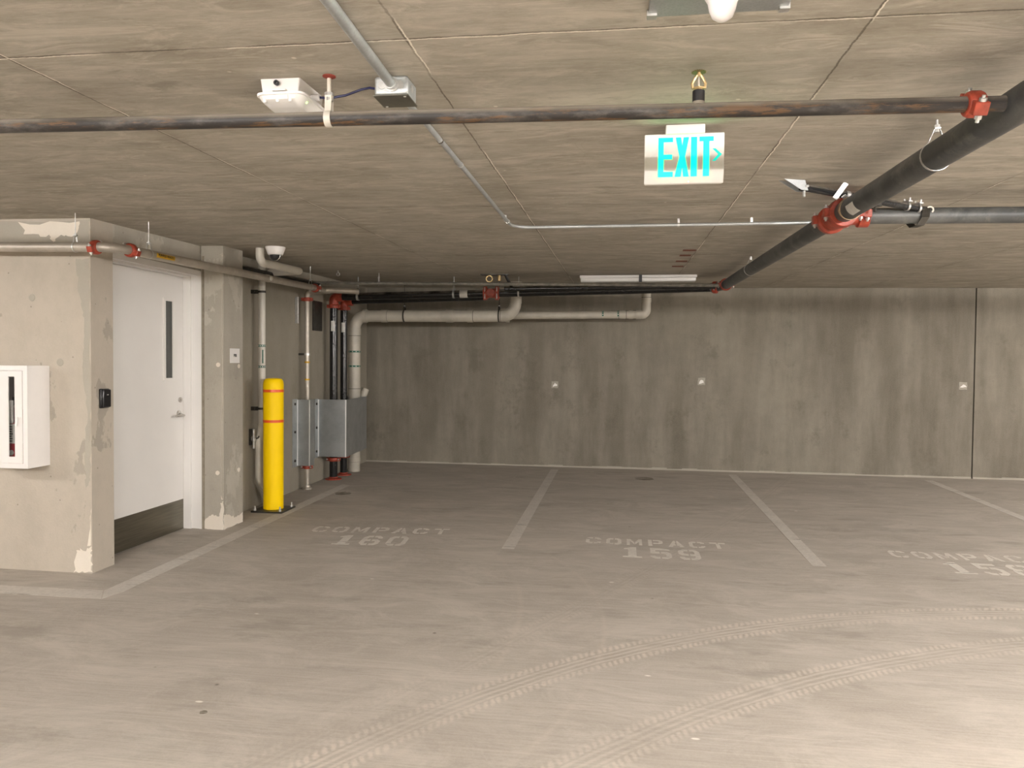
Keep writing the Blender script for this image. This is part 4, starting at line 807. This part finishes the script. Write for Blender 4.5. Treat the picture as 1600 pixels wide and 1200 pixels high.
for k in range(3): obj('screw_boss', mk(cyl, (ex0+.032+.045*k, ey0+.018, ez-.022), (ex0+.032+.045*k, ey0+.012, ez-.002), .006, .008, 12), 'white', ln)
obj('latch', mk(box, (-1.178, ey0+.006, ez+.012), (-1.128, ey0+.024, ez+.019)), 'white', e, False, .003)
obj('keyhole', mk(ring_band, (-1.163, ey0+.012, ez+.040), (0,1,0), .0035, .009, .008, 16), 'black', e)
obj('cable_gland', mk(cyl, (ex1-.030, 2.545, ez+.026), (ex1+.006, 2.545, ez+.026), .012), 'white', e)
obj('status_lamp', mk(lathe, (ex1-.020, 2.455, ez-.012), (.3,-1,-.6), [(0,.006),(.004,.004)], 10), 'ylw_led', e); obj('status_lamp', mk(lathe, (ex1-.013, 2.475, ez-.014), (.3,-1,-.6), [(0,.005),(.004,.004)], 10), 'grn_led', e)
tag(obj('power_cable', mk(tube, [(-1.057,2.545,ez+.026), (-1.02,2.545,ez+.022), (-.96,2.54,ez+.028), (-.90,2.535,ez+.044), (-.87,2.53,ez+.046), (-.845,2.52,ez+.038), (-.826,2.515,ez+.032)], .0042, 10), 'cable'), 'dark blue cable looping from the emergency light to the junction box', 'cable')
# exit sign
SX0, SX1, SY, SZ0, SZ1 = .086, .399, 3.11, 2.332, 2.528
e = empty('exit_sign', (.245, 3.13, cz(.245,3.13)), 'white exit sign with glowing green letters hanging from the ceiling', 'exit sign')
bm = B(); prism(bm, [(SX0,SY,SZ1),(SX0,SY,2.382),(SX0,SY+.016,SZ0),(SX0,SY+.024,SZ0),(SX0,SY+.024,SZ1)], (SX1-SX0,0,0))
MAT['sign'] = simple('sign_plastic', (.76,.735,.70), .75, 0, .01, spec=.15)
obj('face_panel', bm, 'sign', e, False, .003)
bm = B(); box(bm, (SX0+.002, SY+.022, SZ0+.002), (SX1-.002, SY+.045, SZ1-.002)); obj('housing', bm, 'sign', e, False, .004)
cz_e = cz(.245, 3.12)
bm = B(); box(bm, (.168,3.095,SZ1-.004), (.322,3.16,cz_e-.001)); obj('canopy', bm, 'sign', e, False, .004)
def sxp(px): return SX0+(px-1007.5)/124*(SX1-SX0)
def szp(pz): return SZ1-(pz-208.5)/79.5*(SZ1-SZ0)
def bars(bm, L, y=SY):
    for poly in L: prism(bm, [(sxp(a_), y-.0006, szp(b_)) for a_, b_ in poly], (0,.003,0))
top, bot = 214.5, 278
LET = {'letter_e': [[(1029,top),(1037.5,top),(1037.5,bot),(1029,bot)], [(1037.5,top),(1052,top),(1052,222),(1037.5,222)], [(1037.5,242),(1051,242),(1051,249.5),(1037.5,249.5)], [(1037.5,270),(1052,270),(1052,bot),(1037.5,bot)]],
 'letter_x': [[(1056,top),(1064.5,top),(1066.5,228),(1068.5,top),(1077,top),(1071,246),(1077,bot),(1068.5,bot),(1066.5,263),(1064.5,bot),(1055,bot),(1062,246)]],
 'letter_i': [[(1080,top),(1089.5,top),(1089.5,bot),(1080,bot)]],
 'letter_t': [[(1093,top),(1115,top),(1115,222),(1093,222)], [(1099,222),(1108.5,222),(1108.5,bot),(1099,bot)]]}
for nm, L in LET.items():
    bm = B(); bars(bm, L); obj(nm, bm, 'exit_led', e, False)['label'] = 'glowing green letter'
bm = B(); bars(bm, [[(1113,234),(1118,234),(1128,243.5),(1118,254),(1113,254),(1122,243.5)]]); obj('arrow', bm, 'exit_arrow', e, False)
bm = B(); bars(bm, [[(1026,236),(1023,236),(1012,246.5),(1023,257),(1026,257),(1015,246.5)]]); obj('blank_arrow', bm, 'frame', e, False)
obj('pilot_lamp', mk(lathe, (sxp(1077), SY+.004, szp(286)), (0,-1,-.3), [(0,.0035),(.006,.0025)], 10), 'red_led', e)
# ------------------------------------------------------------------ light fixtures
def strip_light(cx_, y_, L, lit, label, W=.13, rot=False, strength=10):
    zt = cz(cx_, y_); e = empty('strip_light', (cx_, y_, zt), label, 'ceiling light', 'strip lights')
    def bb_(a, b): return ((cx_+a[1], y_+a[0], a[2]), (cx_+b[1], y_+b[0], b[2])) if rot else ((cx_+a[0], y_+a[1], a[2]), (cx_+b[0], y_+b[1], b[2]))
    bm = B(); box(bm, *bb_((-L/2,-W/2,zt-.035), (L/2,W/2,zt-(.015 if rot else .005)))); obj('housing', bm, 'white', e, False, .003)
    bm = B(); box(bm, *bb_((-L/2+.01,-W/2+.006,zt-(.125 if lit else .085)), (L/2-.01,W/2-.006,zt-.035)))
    obj('diffuser', bm, emis('lit_diffuser', LAMP, strength, (.8,.78,.74)) if lit else 'lens', e, False, .012)
    return e
sl = strip_light(.19, 9.12, 1.37, False, 'unlit white strip light on the ceiling above the back pipes')
zt = cz(.19, 9.12)
obj('mounting_clip', mk(box, (.205,9.04,zt-.09), (.24,9.055,zt-.005)), 'black', sl, False)
# sensor lamp at top edge
pz = cz(.24, 1.95)
e = empty('sensor_lamp', (.24, 1.9, pz), 'white bulb-shaped lamp hanging at the top edge above the sprinkler', 'lamp')
bm = B(); box(bm, (.062,1.55,pz-.014), (.418,2.068,pz+.001)); obj('backing_plate', bm, 'galv', e, False, .002)['label'] = 'scuffed grey steel plate'
bm = B()
for x_ in (.062, .40): box(bm, (x_-.004,2.045,pz-.020), (x_+.022,2.07,pz-.004))
obj('plate_clip', bm, 'zinc', e, False)
obj('bulb', mk(lathe, (.224,1.82,pz-.014), (0,0,-1), [(0,.034),(.02,.060),(.045,.056),(.066,.045),(.085,.034),(.104,.030),(.119,.024),(.127,.013),(.129,.001)], 36), 'bulb', e)
S_ = 260
strip_light(3.0, .3, 1.2, True, 'lit strip light on the ceiling right behind the viewpoint', strength=S_*1.9)
strip_light(-2.6, -1.6, 1.2, True, 'lit strip light on the ceiling left behind the viewpoint', strength=S_*1.4)
strip_light(-6.6, 1.6, 1.2, True, 'lit strip light on the ceiling left of the extinguisher cabinet', strength=S_*.55)
strip_light(8.8, 6.9, 1.2, True, 'lit strip light on the ceiling over the far right bays', rot=True, strength=S_*1.9)
strip_light(6.6, 3.2, 1.2, True, 'lit strip light on the ceiling over the aisle at the right', rot=True, strength=S_*1.35)
strip_light(.6, -3.6, 1.2, True, 'lit strip light on the ceiling far behind the viewpoint', strength=S_*1.6)
# ------------------------------------------------------------------ world and view
w = bpy.data.worlds.new('world'); bpy.context.scene.world = w; w.use_nodes = True
w.node_tree.nodes['Background'].inputs[0].default_value = (1., .93, .84, 1); w.node_tree.nodes['Background'].inputs[1].default_value = .02
vs = bpy.context.scene.view_settings
vs.view_transform = 'Standard'; vs.look = 'None'; vs.gamma = 1; vs.use_curve_mapping = False; vs.exposure = 0.12
